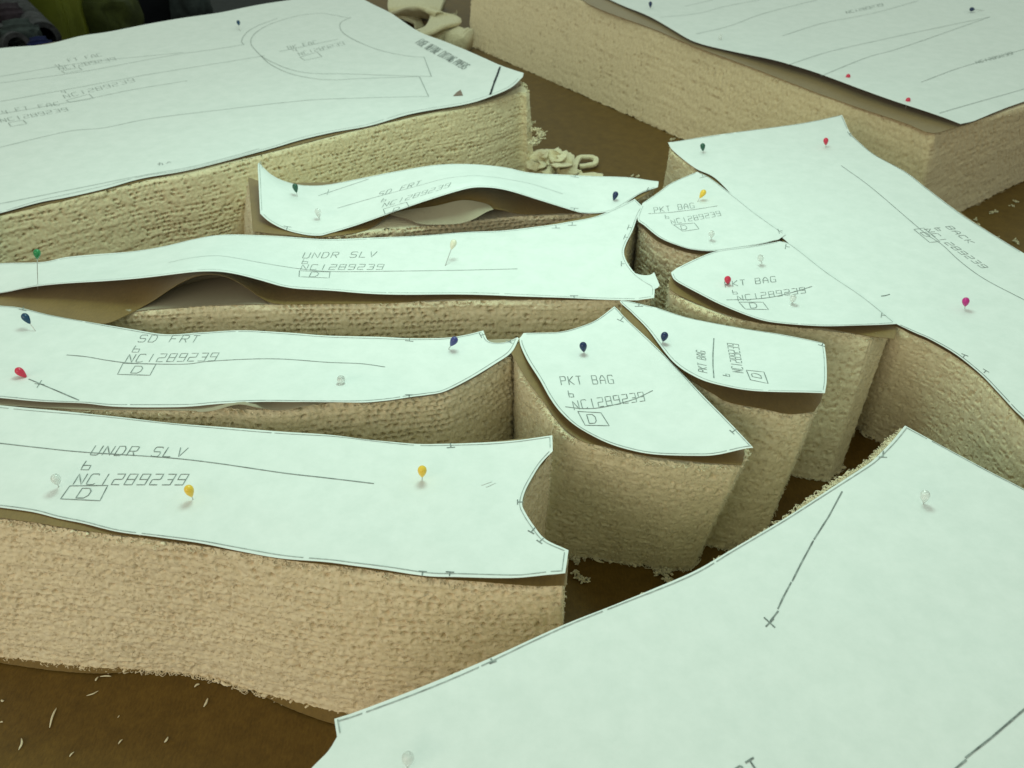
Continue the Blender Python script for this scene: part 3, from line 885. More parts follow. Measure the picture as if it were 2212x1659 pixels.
ribbons("plotted_marking", sf, [
    catmull([(645, 34), (612, 43), (579, 55), (554, 70), (543, 84), (543, 97), (552, 109), (568, 124), (595, 138), (629, 151), (674, 159), (745, 160), (828, 163), (932, 166)]),
    [(932, 166), (916, 124), (891, 123)], catmull([(891, 123), (849, 116), (808, 105), (766, 87), (741, 71), (734, 57), (739, 47), (758, 38)]),
    catmull([(757, 40), (720, 33), (689, 29), (645, 34)]),
    catmull([(527, 97), (522, 90), (527, 78), (539, 66), (564, 53), (600, 40)]),
    catmull([(527, 97), (470, 106), (360, 122), (180, 155), (0, 180)]), catmull([(564, 122), (554, 124), (360, 155), (295, 166), (144, 194), (0, 220)]),
    catmull([(405, 175), (288, 194), (180, 216), (0, 247)]), catmull([(396, 114), (180, 136), (0, 166)]),
    catmull([(564, 122), (585, 140), (620, 157), (658, 167), (710, 173), (787, 170), (906, 166)]), [(906, 166), (926, 209)],
    catmull([(926, 209), (828, 211), (724, 214), (666, 217), (560, 228), (468, 239), (324, 257), (223, 277), (144, 285), (0, 319)]),
    [(604, 112), (730, 85)], catmull([(560, 322), (504, 338), (410, 362), (306, 380), (180, 405), (0, 441)])], 0.0006, M_INK_PALE, o)
ribbons("cut_line_marking", sf, cutline(sg, 0.0028, 0.9, skip=range(len(sg) - 1)), 0.0004, M_INK_FAR, o)
ribbons("pencil_scribble", sf, [[(341, 356), (346, 352), (344, 358), (350, 353), (352, 357)], [(360, 354), (365, 350), (369, 352)]], 0.0006, M_INK_FAR, o)
chip = [(979, 208), (987, 200), (995, 195), (1000, 207)]
cx_, cy_, cz_ = sf.proj([p[0] for p in chip], [p[1] for p in chip])
tag(mesh_obj("paper_scrap", list(zip(cx_, cy_, cz_ + 0.0006)) + list(zip(cx_, cy_, cz_ + 0.0003)), [[0, 1, 2, 3], [7, 6, 5, 4], [0, 4, 5, 1], [1, 5, 6, 2], [2, 6, 7, 3], [3, 7, 4, 0]],
             make_plain("brown_scrap", (0.24, 0.17, 0.14), 0.8, 0.2), shade=False), "small three-cornered brown paper scrap near the black marker line", "paper scrap")

# --- upper SD FRT
o, sf, sg = pattern([(558, 349, 22), (559, 400, 12), (562, 461, 6), None, (583, 479, 3), (619, 497), (659, 506), (691, 508), (716, 502), (769, 486, 3), (852, 457, 11), (924, 432, 19), (996, 410, 26), (1032, 404, 27), (1086, 409, 24), (1158, 430, 13), (1240, 455, 3), (1266, 460), (1312, 457),
                     (1341, 445), (1384, 418), (1421, 404), None, (1423, 391), None, (1356, 383), (1277, 380), (1154, 374, 2), (1104, 364, 6), (1068, 358, 9), (1014, 354, 11), (942, 356, 10), (852, 371, 6), (780, 385, 3), (708, 398), (659, 400), (626, 394, 2), (594, 382, 6), (572, 367, 14), None],
                    "narrow white SD FRT sheet arched up with its left end curling", inner=[(1010, 380, 19), (930, 392, 14), (860, 415, 7), (640, 460, 1), (690, 460, 0.5), (760, 440, 1), (1250, 420, 0.5), (1340, 415, 0.5), (600, 440, 4)], seed=22, under=1, grid=0.005)
ncblock(sf, o, [("SD FRT", 816, 425, (15.8, -4.4), (6, -10)), ("b", 823, 437, (14, -3), (5, -8)), ("NC1289239", 825, 449, (16.6, -5.1), (6, -10)), ("D", 848, 457, (19, -5), (4, -7))],
        [[(828, 452), (832, 463), (884, 448), (878, 437)]])
ribbons("grain_line_marking", sf, [catmull([(729, 450), (816, 425), (906, 401), (950, 389), (996, 382), (1050, 382), (1140, 396), (1215, 419)]), catmull([(688, 423), (740, 406), (797, 387)])], 0.0004, M_INK, o)
ribbons("cross_marking", sf, [[(702, 418), (717, 414)], [(710, 410), (707, 421)]], 0.0004, M_INK, o)
ribbons("cut_line_marking", sf, cutline(sg, 0.0013, 0.8), 0.0003, M_CUT, o)
notches(sf, o, [(619, 497, 2, -7), (1240, 455, 1, -5), (1243, 378, -1, 5), (1404, 412, -6, -2)])

# --- middle UNDR SLV
o, sf, sg = pattern([(-80, 640, 0), (0, 634, 1), (47, 624, 5), (90, 617, 8), (160, 611, 11), (252, 605, 15), (342, 596, 19), (396, 589, 22.5), (443, 585, 24), (487, 587, 22.5), (522, 594, 19), (576, 608, 13), (623, 621, 8), (708, 627, 6), (796, 634, 4), (888, 636, 3.5), (1032, 636, 2), (1140, 640, 1), (1284, 646), (1377, 648), None,
                     (1413, 643), None, (1413, 620), (1395, 608), (1374, 592), (1357, 571), (1348, 548), (1352, 528), (1367, 497), (1379, 464), (1389, 447), None, (1371, 429), None, (1356, 437), (1320, 454), (1284, 468), (1230, 479), (1176, 488),
                     (1086, 499), (1007, 502), (924, 508), (816, 513), (708, 517), (612, 511), (540, 508, 2), (468, 508, 4), (396, 522, 3), (356, 531, 2), (288, 542, 1), (216, 549, 1), (144, 556, 2), (90, 566, 3), (0, 568, 3), (-80, 574, 2), None],
                    "white UNDR SLV sheet humped up at left over a dark gap", inner=[(464, 553, 13), (420, 555, 13), (360, 570, 11), (520, 555, 9), (600, 572, 4), (250, 580, 6), (80, 590, 3), (160, 585, 5), (760, 580, 1), (1000, 570, 0.5), (1250, 560, 0)], seed=23, under=2)
ncblock(sf, o, [("UNDR SLV", 653, 558, (20.4, -0.3), (6, -12)), ("b", 652, 570, (18, 0), (3, -9)), ("NC1289239", 649, 583, (20.4, -0.1), (5, -11)), ("D", 668, 598, (26, 0), (5, -10))],
        [[(647, 585), (713, 588), (711, 601), (646, 598)]])
ribbons("grain_line_marking", sf, [catmull([(364, 568), (414, 558), (464, 553), (504, 557), (576, 570), (648, 581), (720, 587), (852, 586), (996, 584), (1118, 581)])], 0.0004, M_INK, o)
ribbons("cut_line_marking", sf, cutline(sg, 0.0014, 0.82), 0.0003, M_CUT, o)
notches(sf, o, [(1201, 487, 0, 6), (1236, 480, 0, 7), (1366, 493, -9, -2), (1357, 514, -8, -2), (1349, 570, -7, 0), (1240, 645, 0, -6)])
sheet("paper_scrap", [(1370, 590), (1386, 594), (1404, 594), (1413, 588), None, (1425, 616), None, (1415, 624), (1390, 612), (1372, 598), None], H + 0.0014, M_PAPER,
      "small white paper tab sticking out at the right end of the middle UNDR SLV sheet", "paper scrap", None, grid=0.005, ripple=0.0, seed=3)

# --- front SD FRT
o, sf, sg = pattern([(-80, 854, 3), (0, 859, 3), (90, 867, 2), (180, 871, 1), (252, 878), (396, 878), (468, 872, 3), (558, 868, 5), (648, 868, 6), (708, 869, 7), (780, 870, 7), (834, 866, 5), (888, 858, 2), (924, 853, 1), (960, 846), (1014, 819), (1068, 786), (1104, 761), (1121, 731), None,
                     (1118, 728), None, (1097, 737), (1075, 740), (1057, 737), (1050, 729), (1044, 714), None, (1007, 723), (960, 730), (888, 731), (816, 728), (708, 725), (612, 718), (522, 713), (432, 718), (360, 722, 0), (288, 711), (198, 696), (108, 680), (43, 664), (0, 660), (-80, 654), None],
                    "white SD FRT sheet with the blue and red pins at its left end", inner=[(560, 800, 1.5), (600, 780, 1.5), (380, 790, 0.3), (200, 790, 0.3), (760, 800, 1), (900, 780, 0.3), (700, 840, 5), (780, 835, 5)], seed=24, under=3)
ncblock(sf, o, [("SD FRT", 297, 739, (22.6, 0.2), (9, -15)), ("b", 285, 761, (21, 0.4), (7, -14)), ("NC1289239", 270, 783, (22.4, -0.4), (10, -17)), ("D", 282, 806, (30, 1), (10, -15))],
        [[(266, 785), (337, 787), (324, 811), (254, 809)]])
ribbons("grain_line_marking", sf, [catmull([(144, 767), (187, 771), (234, 779), (288, 785), (396, 787), (450, 781), (540, 776), (612, 776), (708, 783), (780, 786), (832, 793)])], 0.00045, M_INK, o)
ribbons("placement_marking", sf, [[(62, 819), (110, 839), (171, 865)]], 0.0006, M_INK, o)
ribbons("cross_marking", sf, [[(75, 829), (96, 831)], [(90, 822), (80, 838)]], 0.00045, M_INK, o)
ribbons("cut_line_marking", sf, cutline(sg, 0.0013, 0.8), 0.0004, M_CUT, o)
notches(sf, o, [(885, 731, -1, 6), (1047, 722, -9, 3), (884, 858, 0, -5), (52, 662, -3, 8), (1104, 734, -4, 5)])

# --- front UNDR SLV
o, sf, sg = pattern([(-80, 1086), (0, 1095), (72, 1105), (126, 1119), (180, 1130), (252, 1148), (340, 1160), (428, 1173), (520, 1190), (612, 1206), (708, 1215), (762, 1222), (834, 1231), (924, 1244, 1), (996, 1246, 2), (1104, 1248, 3), (1140, 1246, 4), (1190, 1240, 6), (1221, 1238, 6), None,
                     (1228, 1189, 5), None, (1179, 1166, 2), (1154, 1137, 1), (1136, 1110), (1128, 1090), (1133, 1064), (1147, 1035), (1168, 1002), (1194, 973, 2), None, (1193, 940, 2), None, (1104, 952), (1032, 957), (960, 959), (895, 959), (798, 950), (708, 939), (540, 927),
                     (360, 912), (180, 893), (0, 876), (-80, 868), None],
                    "large white UNDR SLV sheet in front with two yellow pins", inner=[(300, 1040, 0), (700, 1080, 0), (1000, 1100, 0), (1080, 1180, 1)], seed=25, under=4, grid=0.005)
ncblock(sf, o, [("UNDR SLV", 194, 983, (26.2, 0.6), (13, -20)), ("b", 175, 1015, (26, 0.3), (10, -19)), ("NC1289239", 158, 1047, (27.4, 0.1), (14, -23)), ("D", 164, 1076, (36, 0.6), (14, -21))],
        [[(151, 1050), (233, 1049), (216, 1082), (131, 1078)]], 0.00048)
ribbons("grain_line_marking", sf, [catmull([(-40, 955), (0, 958), (90, 968), (180, 977), (360, 989), (468, 1001), (612, 1022), (708, 1033), (808, 1045)])], 0.0005, M_INK, o)
ribbons("cut_line_marking", sf, cutline(sg, 0.0013, 0.85), 0.0004, M_CUT, o)
notches(sf, o, [(973, 958, 1, 9), (1130, 1085, -12, 0), (1156, 1140, -9, 10), (1174, 1163, -9, 8), (912, 1244, 1, -9), (971, 1245, 1, -9)], 0.0006)
ribbons("smudge", sf, [[(1040, 1048), (1062, 1040)], [(1050, 1052), (1070, 1043)]], 0.0008, M_PAPER, o, 0.0003)

# --- front PKT BAG
o, sf, sg = pattern([(1122, 731), None, (1125, 747, 1), (1140, 779, 2.5), (1165, 819, 3.5), (1187, 858, 4), (1212, 891, 4), (1248, 923, 3), (1302, 952, 2), (1356, 970, 2), (1416, 981, 2), (1506, 984, 2.5), (1549, 982, 3), (1603, 970, 6), (1627, 966, 8), None,
                     (1567, 903, 3), (1517, 853, 1), (1446, 777), (1356, 691), (1336, 670), (1327, 662), None, (1287, 691), (1248, 707), (1212, 716), (1176, 718), (1131, 719), None],
                    "white PKT BAG sheet with one dark blue pin, nearest of the pocket pieces", inner=[(1300, 780, 0.5), (1360, 900, 0.5), (1250, 800, 1)], seed=26, under=5, grid=0.005)
ncblock(sf, o, [("PKT BAG", 1213, 832, (17.0, -0.5), (-4, -18)), ("b", 1230, 858, (15, 0), (-4, -14)), ("NC1289239", 1241, 886, (17.6, -2.3), (-5, -19)), ("D", 1273, 915, (26, -1), (-6, -19))],
        [[(1248, 889), (1298, 892), (1316, 920), (1264, 919)]])
ribbons("grain_line_marking", sf, [catmull([(1221, 879), (1260, 883), (1302, 880), (1366, 864), (1410, 844)])], 0.00045, M_INK, o)
ribbons("cut_line_marking", sf, cutline(sg, 0.0011, 0.95), 0.0004, M_CUT, o)
notches(sf, o, [(1347, 684, -7, 9), (1590, 928, -9, 6)], 0.0005)

# --- curled PKT BAG (sideways lettering)
o, sf, sg = pattern([(1341, 649), (1365, 676), (1400, 712), (1452, 779, 2), (1506, 815, 6), (1560, 833, 9), (1632, 845, 13), (1740, 848, 15.5), (1782, 849, 15), None, (1786, 819, 12), (1785, 776, 8), (1781, 743, 6), None, (1776, 740, 6), (1686, 722, 2), (1596, 707), (1488, 686), (1416, 664), None],
                    "white PKT BAG sheet with sideways lettering and a raised front edge", inner=[(1550, 770, 1.5), (1650, 780, 5), (1440, 720, 0)], seed=27, under=6, grid=0.005)
ncblock(sf, o, [("PKT BAG", 1528, 806, (-0.8, -6.9), (-19, -4)), ("b", 1576, 814, (-1, -7), (-15, -3)), ("NC1289239", 1606, 806, (-1.3, -7.1), (-24, -3)), ("D", 1645, 818, (-4, -13), (-20, -4))],
        [[(1612, 800), (1650, 804), (1659, 829), (1621, 821)]])
ribbons("grain_line_marking", sf, [[(1542, 731), (1540, 765), (1540, 790), (1542, 817)]], 0.0006, M_INK, o)
ribbons("cut_line_marking", sf, cutline(sg, 0.0010, 1.0), 0.0003, M_CUT, o)
notches(sf, o, [(1380, 656, 0, 6), (1778, 741, -3, 6)])

# --- yellow pin PKT BAG
o, sf, sg = pattern([(1377, 472, 1), (1392, 486, 2), (1428, 515, 2.5), (1475, 534, 2), (1504, 540, 1.5), (1542, 542), (1592, 536), (1646, 527), (1682, 518), None, (1697, 507), None, (1632, 461), (1589, 427), (1534, 385), (1506, 371), None, (1452, 394), (1424, 414), (1388, 439), None],
                    "white PKT BAG sheet with a yellow pin, farthest of the pocket pieces", inner=[(1520, 460, 0)], seed=28, under=7, base=ZP + 0.0006)
ncblock(sf, o, [("PKT BAG", 1414, 460, (12.9, -1.6), (-2, -11)), ("b", 1438, 473, (11, -1), (-2, -8)), ("NC1289239", 1452, 485, (12.2, -2.2), (-4, -10)), ("D", 1473, 497, (18, -2), (-3, -9))],
        [[(1455, 486), (1500, 482), (1510, 495), (1475, 500)]], 0.0004)
ribbons("grain_line_marking", sf, [[(1400, 462), (1450, 459), (1500, 453), (1550, 445)]], 0.0004, M_INK, o)
ribbons("cut_line_marking", sf, cutline(sg, 0.0010, 0.8), 0.0003, M_CUT, o)
notches(sf, o, [(1691, 498, -9, 2), (1517, 378, 2, 5)], 0.0004)

# --- large BACK
ob, sfb, sg = pattern([(1443, 307), None, (1455, 326), (1502, 363), (1545, 385), (1600, 440), (1690, 514), (1725, 545), (1830, 625), (1915, 690), (1936, 701), None, (1974, 718, 1), (2010, 734, 1), (2064, 765, 1), (2118, 808), (2157, 848), (2190, 884), (2212, 905), (2300, 990), None,
                       (2440, 700), (2320, 610), (2212, 547), None, (2136, 500), (2075, 461), (2003, 407), (1956, 371), (1891, 335), (1859, 310), (1837, 288), (1824, 259), (1819, 248), None, (1740, 265), (1668, 275), (1560, 290), None],
                      "large white BACK sheet on the right with green, red and magenta pins", inner=[(1700, 400, 0), (1950, 560, 0), (2100, 680, 0)], seed=29, under=9, grid=0.008, base=ZP)
ncblock(sfb, ob, [("BACK", 2042, 490, (13.6, 9.8), (14, -1.2)), ("b", 2018, 493, (13, 9), (12, -1)), ("NC1289239", 1996, 496, (14.4, 9.6), (14, -1.4)), ("D", 1987, 503, (20, 14), (12, -1))],
        [[(1974, 496), (2008, 524), (2030, 522), (1995, 493)]], 0.00045, M_INK_FAR)
ribbons("grain_line_marking", sfb, [catmull([(1817, 358), (1884, 407), (1992, 499), (2035, 529), (2074, 565), (2128, 604), (2212, 648), (2260, 675)])], 0.00045, M_INK_FAR, ob)
ribbons("cut_line_marking", sfb, cutline(sg, 0.0014, 1.0, skip=(0,)), 0.0004, M_INK_FAR, ob)
notches(sfb, ob, [(1841, 287, -7, 3), (2080, 765 + 8, 4, -6), (2125, 806, 5, -5)], 0.0005, M_INK_FAR)

ribbons("pencil_scribble", sfb, [[(1903, 640), (1912, 639), (1922, 636)]], 0.0008, M_INK, ob)

# --- red pin PKT BAG
o, sf, sg = pattern([(1450, 588), None, (1452, 596, 1), (1462, 608, 2), (1506, 632, 3), (1560, 659, 3.5), (1632, 687, 3), (1686, 698, 2.5), (1776, 704, 3), (1850, 703, 3.5), (1902, 701, 2), (1936, 699, 1), None, (1866, 642), (1786, 588), (1722, 538), (1700, 524), (1684, 521), None, (1632, 531), (1552, 542), (1506, 558), (1462, 579), None],
                    "white PKT BAG sheet with a red pin over its lettering", inner=[(1620, 610, 0), (1760, 650, 0.5)], seed=30, under=8, base=ZP + 0.0008)
ncblock(sf, o, [("PKT BAG", 1567, 621, (16.4, -1.8), (-2, -12)), ("b", 1584, 636, (14, -1), (-3, -9)), ("NC1289239", 1595, 651, (16.8, -2.1), (-3, -12)), ("D", 1622, 666, (22, -1), (-4, -11))],
        [[(1596, 653), (1648, 653), (1660, 669), (1610, 668)]])
ribbons("grain_line_marking", sf, [catmull([(1569, 648), (1620, 647), (1668, 642), (1715, 631), (1754, 619)])], 0.00045, M_INK, o)
ribbons("cut_line_marking", sf, cutline(sg, 0.0010, 1.0), 0.0003, M_CUT, o)
notches(sf, o, [(1706, 534, -9, -1), (1913, 682, -9, -1)], 0.00045)

# --- nearest sheet
on, sfn, sg = pattern([(1955, 919), None, (1930, 949), (1908, 972), (1884, 995), (1848, 1020), (1776, 1067), (1682, 1127), (1578, 1188), (1504, 1231), (1416, 1270), (1320, 1310), (1212, 1353), (1068, 1418), (924, 1479), (780, 1533), (722, 1552), None, (724, 1566), (728, 1591), None,
                       (708, 1623), (673, 1659), (590, 1750), None, (1500, 2020), (2440, 1960), (2540, 1500), (2420, 1170), None, (2212, 1056), (2136, 1017), (2010, 949), None],
                      "biggest white pattern sheet in the near right corner", inner=[(1500, 1500, 0), (1900, 1300, 0)], seed=31, grid=0.007)
ribbons("placement_marking", sfn, [[(1819, 1062), (1790, 1116), (1758, 1166)], [(1757, 1168), (1730, 1218), (1711, 1256)], [(1709, 1258), (1692, 1290), (1680, 1316)], [(1681, 1320), (1664, 1342)]], 0.00065, M_INK, on)
ribbons("placement_marking", sfn, [[(2240, 1510), (2212, 1533), (2140, 1595), (2085, 1638)], [(2087, 1642), (2040, 1680), (1990, 1730)]], 0.0007, M_INK, on)
ribbons("cross_marking", sfn, [[(1650, 1334), (1674, 1356)], [(1671, 1337), (1654, 1354)]], 0.0006, M_INK, on)
ribbons("lettering", sfn, text("FRT", 1570, 1706, (28, -17), (-16, -24)), 0.0007, M_INK, on)
ribbons("cut_line_marking", sfn, cutline(sg, 0.0013, 0.9, skip=(2, 3)), 0.0005, M_CUT, on)
notches(sfn, on, [(1908, 974, -1, 14), (1060, 1423, 5, 8)], 0.00065)

# --- far right marker
o, sf, sg = pattern([(1280, -18), (1316, 0), (1416, 43, 2), (1480, 80, 2), (1517, 95, 2), (1596, 113, 4), (1704, 140, 6), (1776, 162, 6), (1866, 196, 6), (1956, 229, 5), (2057, 261, 4), None, (2075, 268, 3), None, (2100, 263, 1), (2154, 238, 2), (2212, 218, 1), (2400, 160), None, (2620, -60), (1280, -60), None],
                    "white marker sheet at far right with two red pins near its edge", inner=[(1900, 100, 0)], seed=32, under=10, grid=0.016, ripple=0.0028)
ribbons("plotted_marking", sf, [
    catmull([(1504, 74), (1578, 56), (1648, 30), (1766, 0)]), catmull([(1425, 38), (1504, 30), (1568, 14), (1642, 0)]), catmull([(1690, 78), (1776, 51), (1882, 30), (1984, 2)]),
    catmull([(1702, 141), (1792, 112), (1920, 83), (1984, 69), (2138, 37)]), catmull([(1773, 165), (1872, 125), (1952, 102), (2138, 37)]),
    catmull([(1990, 178), (2064, 150), (2138, 128), (2230, 102)]), catmull([(2029, 245), (2112, 221), (2230, 188)]), catmull([(1480, 14), (1540, 0)])], 0.0006, M_INK_PALE, o)
for r in (("NC1289239", 1830, 30, (9, -2), (-3, -5)), ("NC1289239", 2110, 138, (9, -2.4), (-3, -5))):
    ribbons("lettering", sf, text(*r), 0.0007, M_INK_PALE, o)

# ------------------------------------------------------------------ pins
prof = [(0.0, 0.0004), (0.08, 0.0008), (0.2, 0.00125), (0.38, 0.0018), (0.55, 0.00212), (0.7, 0.00215), (0.84, 0.00182), (0.94, 0.0011), (1.0, 0.0)]
HEADS = {}


def head_mesh(col):
    if col in HEADS:
        return HEADS[col]
    pr = catmull([(0.0073 * t, r) for t, r in prof], n=4)
    pr[:, 1] = np.maximum(pr[:, 1], 0)
    ns = 20
    V, Fc = [], []
    for (z, r) in pr:
        for q in range(ns):
            a = 2 * math.pi * q / ns
            V.append((r * math.cos(a), r * math.sin(a), z))
    for i in range(len(pr) - 1):
        for q in range(ns):
            Fc.append([i * ns + q, i * ns + (q + 1) % ns, (i + 1) * ns + (q + 1) % ns, (i + 1) * ns + q])
    Fc.append(list(range(ns))[::-1])
    me = bpy.data.meshes.new("pin_head")
    me.from_pydata(V, [], Fc)
    me.polygons.foreach_set("use_smooth", [True] * len(me.polygons))
    me.materials.append(PIN_COL[col])
    HEADS[col] = me
    return me


def shaft_mesh():
    V, Fc, ns = [], [], 8
    for z, r in ((-0.026, 0.00005), (-0.022, 0.00026), (0.0006, 0.00026)):
        for q in range(ns):
            a = 2 * math.pi * q / ns
            V.append((r * math.cos(a), r * math.sin(a), z))
    for i in range(2):
        for q in range(ns):
            Fc.append([i * ns + q, i * ns + (q + 1) % ns, (i + 1) * ns + (q + 1) % ns, (i + 1) * ns + q])
    me = bpy.data.meshes.new("pin_shaft")
    me.from_pydata(V, [], Fc)
    me.polygons.foreach_set("use_smooth", [True] * len(me.polygons))
    me.materials.append(M_STEEL)
    return me


SHAFT = shaft_mesh()


def pin(col, hx, hy, ex, ey, label, h=6.0, base=ZP, size=1.0):
    """(hx, hy) picture point of the head's middle, (ex, ey) where the shaft enters the sheet, h = height of the head's middle (mm)"""
    E3 = np.array([*un(ex, ey, base), base], float)
    zc = base + h * 0.001
    C3 = np.array([*un(hx, hy, zc), zc], float)
    d = C3 - E3
    d /= np.linalg.norm(d)
    b = C3 - d * 0.0040 * size
    r = bpy.data.objects.new("straight_pin", None)
    r.empty_display_size = 0.01
    link(r)
    r.location = Vector(b)
    r.rotation_euler = Vector(d).to_track_quat('Z', 'Y').to_euler()
    r.scale = (size, size, size)
    tag(r, label, "pin", "ball headed pins in the pattern sheets")
    hd = bpy.data.objects.new("pin_head", head_mesh(col))
    link(hd, r)
    sh = bpy.data.objects.new("pin_shaft", SHAFT)
    link(sh, r)
    return r


pin('teal', 515, 49, 519, 68, "dark teal pin near the back edge of the far left marker sheet", 8)
pin('green', 638, 405, 644, 429, "dark green pin at the curled left end of the upper SD FRT sheet", 9)
pin('clear', 687, 459, 691, 476, "clear pin at the left end of the upper SD FRT sheet", 6)
pin('navy', 1329, 422, 1325, 434, "navy pin at the right end of the upper SD FRT sheet", 4.5)
pin('bright green', 80, 548, 82, 632, "bright green pin on a long shaft at the left frame edge", 30)
pin('cream', 979, 527, 961, 576, "cream pin leaning over a long bare shaft on the middle UNDR SLV sheet", 12)
pin('teal', 56, 687, 78, 717, "dark blue pin leaning left on the front SD FRT sheet above the red one", 8)
pin('red', 44, 804, 64, 820, "red pin leaning left beside a drawn line on the front SD FRT sheet", 5)
pin('clear', 737, 821, 739, 832, "clear pin at the right half of the front SD FRT sheet", 6, size=1.05)
pin('violet', 980, 737, 969, 754, "violet blue pin leaning at the right end of the front SD FRT sheet", 6)
pin('clear', 121, 1036, 127, 1052, "clear pin left of the lettering on the front UNDR SLV sheet", 6, size=1.05)
pin('yellow', 409, 1060, 417, 1079, "yellow pin at the end of the lettering on the front UNDR SLV sheet", 6)
pin('yellow', 912, 1018, 912, 1036, "yellow pin right of the middle on the front UNDR SLV sheet", 6)
pin('navy', 1260, 749, 1262, 764, "navy pin above the lettering on the nearest PKT BAG sheet", 5.5)
pin('navy', 1435, 727, 1431, 741, "navy pin on the PKT BAG sheet with sideways lettering", 5.5)
pin('yellow', 1518, 418, 1505, 438, "yellow pin leaning on the farthest PKT BAG sheet", 7)
pin('clear', 1537, 506, 1536, 518, "clear pin near the lower edge of the farthest PKT BAG sheet", 6)
pin('clear', 1643, 558, 1646, 570, "clear pin near the upper edge of the red pinned PKT BAG sheet", 6)
pin('red', 1572, 605, 1573, 617, "red pin stuck over the first letter of PKT BAG", 5.5)
pin('clear', 1713, 645, 1710, 658, "clear pin beside the struck out number on the red pinned PKT BAG sheet", 6)
pin('green', 1518, 317, 1519, 331, "dark green pin at the top corner of the BACK sheet", 6)
pin('red', 1784, 305, 1784, 318, "red pin near the top edge of the BACK sheet", 6)
pin('magenta', 2086, 652, 2084, 667, "magenta pin on the BACK sheet near the right frame edge", 6)
pin('clear', 1998, 1072, 1995, 1089, "clear pin below the top corner of the nearest big sheet", 5)
pin('clear', 881, 1640, 880, 1658, "clear pin near the bottom frame edge on the nearest big sheet", 5)
pin('red', 1832, 166, 1831, 177, "red pin on the far right marker sheet, farther from its corner", 6, size=1.05)
pin('red', 1961, 218, 1957, 231, "red pin at the very edge of the far right marker sheet near its corner", 6, size=1.05)
pin('navy', 1405, 9, 1405, 19, "navy pin on the far right marker sheet at the top of the picture", 6, size=1.1)
pin('navy', 2100, 20, 2116, 22, "dark blue pin lying flat on the far right marker sheet", 2.5, size=1.2)
pin('clear', 1556, 80, 1553, 90, "clear pin near the edge fold of the far right marker sheet", 5, size=1.0)


# ------------------------------------------------------------------ loose scraps and threads
def strip(name, path, width, thick, mat, seed=1, twist=None, parent=None, n=14, fz=0.0, taper=0.0):
    """a soft fabric strip swept along world points"""
    C = catmull(np.array(path, float), n=n)
    m = len(C)
    T = np.gradient(C, axis=0)
    T /= np.linalg.norm(T, axis=1)[:, None]
    tw = np.zeros(m) if twist is None else np.interp(np.linspace(0, 1, m), np.linspace(0, 1, len(twist)), twist)
    up = np.array([0, 0, 1.0])
    ns = 16
    ss = np.arange(m)
    R = np.empty((m, ns, 3))
    tp = 1 - taper * np.abs(np.linspace(-1, 1, m)) ** 2.5
    for i in range(m):
        a = np.cross(T[i], up)
        if np.linalg.norm(a) < 1e-4:
            a = np.array([1.0, 0, 0])
        a /= np.linalg.norm(a)
        b = np.cross(a, T[i])
        c, s_ = math.cos(tw[i]), math.sin(tw[i])
        A, B = a * c + b * s_, b * c - a * s_
        for q in range(ns):
            an = 2 * math.pi * q / ns
            ca, sa = math.cos(an), math.sin(an)
            ex, ey = math.copysign(abs(ca) ** 0.5, ca) * width / 2, math.copysign(abs(sa) ** 0.7, sa) * thick / 2
            R[i, q] = C[i] + (A * ex + B * ey) * tp[i]
    nz = vnoise(ss[:, None] * 0.16 + 0 * np.arange(ns)[None, :], np.abs(np.arange(ns)[None, :] - ns / 2) * 0.5, seed) - 0.5
    R += nz[..., None] * thick * (0.35 + fz) * np.array([1, 1, 1])
    R[..., 2] = np.maximum(R[..., 2], 0.0004)
    idx = np.arange(m * ns).reshape(m, ns)
    Q = [[int(idx[i, q]), int(idx[i, (q + 1) % ns]), int(idx[i + 1, (q + 1) % ns]), int(idx[i + 1, q])] for i in range(m - 1) for q in range(ns)]
    Q.append([int(t) for t in idx[0][::-1]])
    Q.append([int(t) for t in idx[-1]])
    return mesh_obj(name, R.reshape(-1, 3), Q, mat, parent)


def wp(px, py, z):
    x, y = un(px, py, z)
    return (float(x), float(y), z)


TUFTS, FLUFF = [], []
# far folded scraps behind the left marker
def P3(*a):
    return [wp(*p) for p in a]


r = strip("fabric_scrap", P3((896, 92, 0.010), (925, 88, 0.015), (960, 85, 0.017), (990, 88, 0.017), (1012, 91, 0.016)), 0.050, 0.034, M_KNIT, 8, None, None, 20, -0.2)
tag(r, "rounded cream fabric roll against the left end of the far right stack", "fabric scrap", "folded fabric scraps")
r = strip("fabric_scrap", P3((868, 30, 0.008), (890, 30, 0.020), (918, 27, 0.034), (945, 30, 0.036), (962, 40, 0.032), (955, 54, 0.034), (930, 64, 0.036), (905, 76, 0.032), (885, 86, 0.02)), 0.052, 0.010, M_KNIT, 5, [0.1, 0.3, 0.5, 0.3, 0.0, -0.3, -0.2, 0.0], None, 20, -0.15)
tag(r, "folded zigzag cream fabric strip behind the far left sheet", "fabric scrap", "folded fabric scraps")
r = strip("fabric_scrap", P3((840, 10, 0.016), (880, 8, 0.017), (920, 9, 0.018), (958, 12, 0.016)), 0.10, 0.016, M_KNIT, 9, None, None, 16, -0.2)
tag(r, "flat cream fabric layer at the top frame edge behind the scraps", "fabric scrap", "folded fabric scraps")
r = strip("fabric_scrap", P3((858, 34, 0.006), (880, 38, 0.014), (900, 46, 0.014), (906, 62, 0.006)), 0.016, 0.007, M_SCRAP, 10, None, None, 16, 0.0)
tag(r, "small cream strip end curling beside the folded scraps", "fabric scrap", "folded fabric scraps")
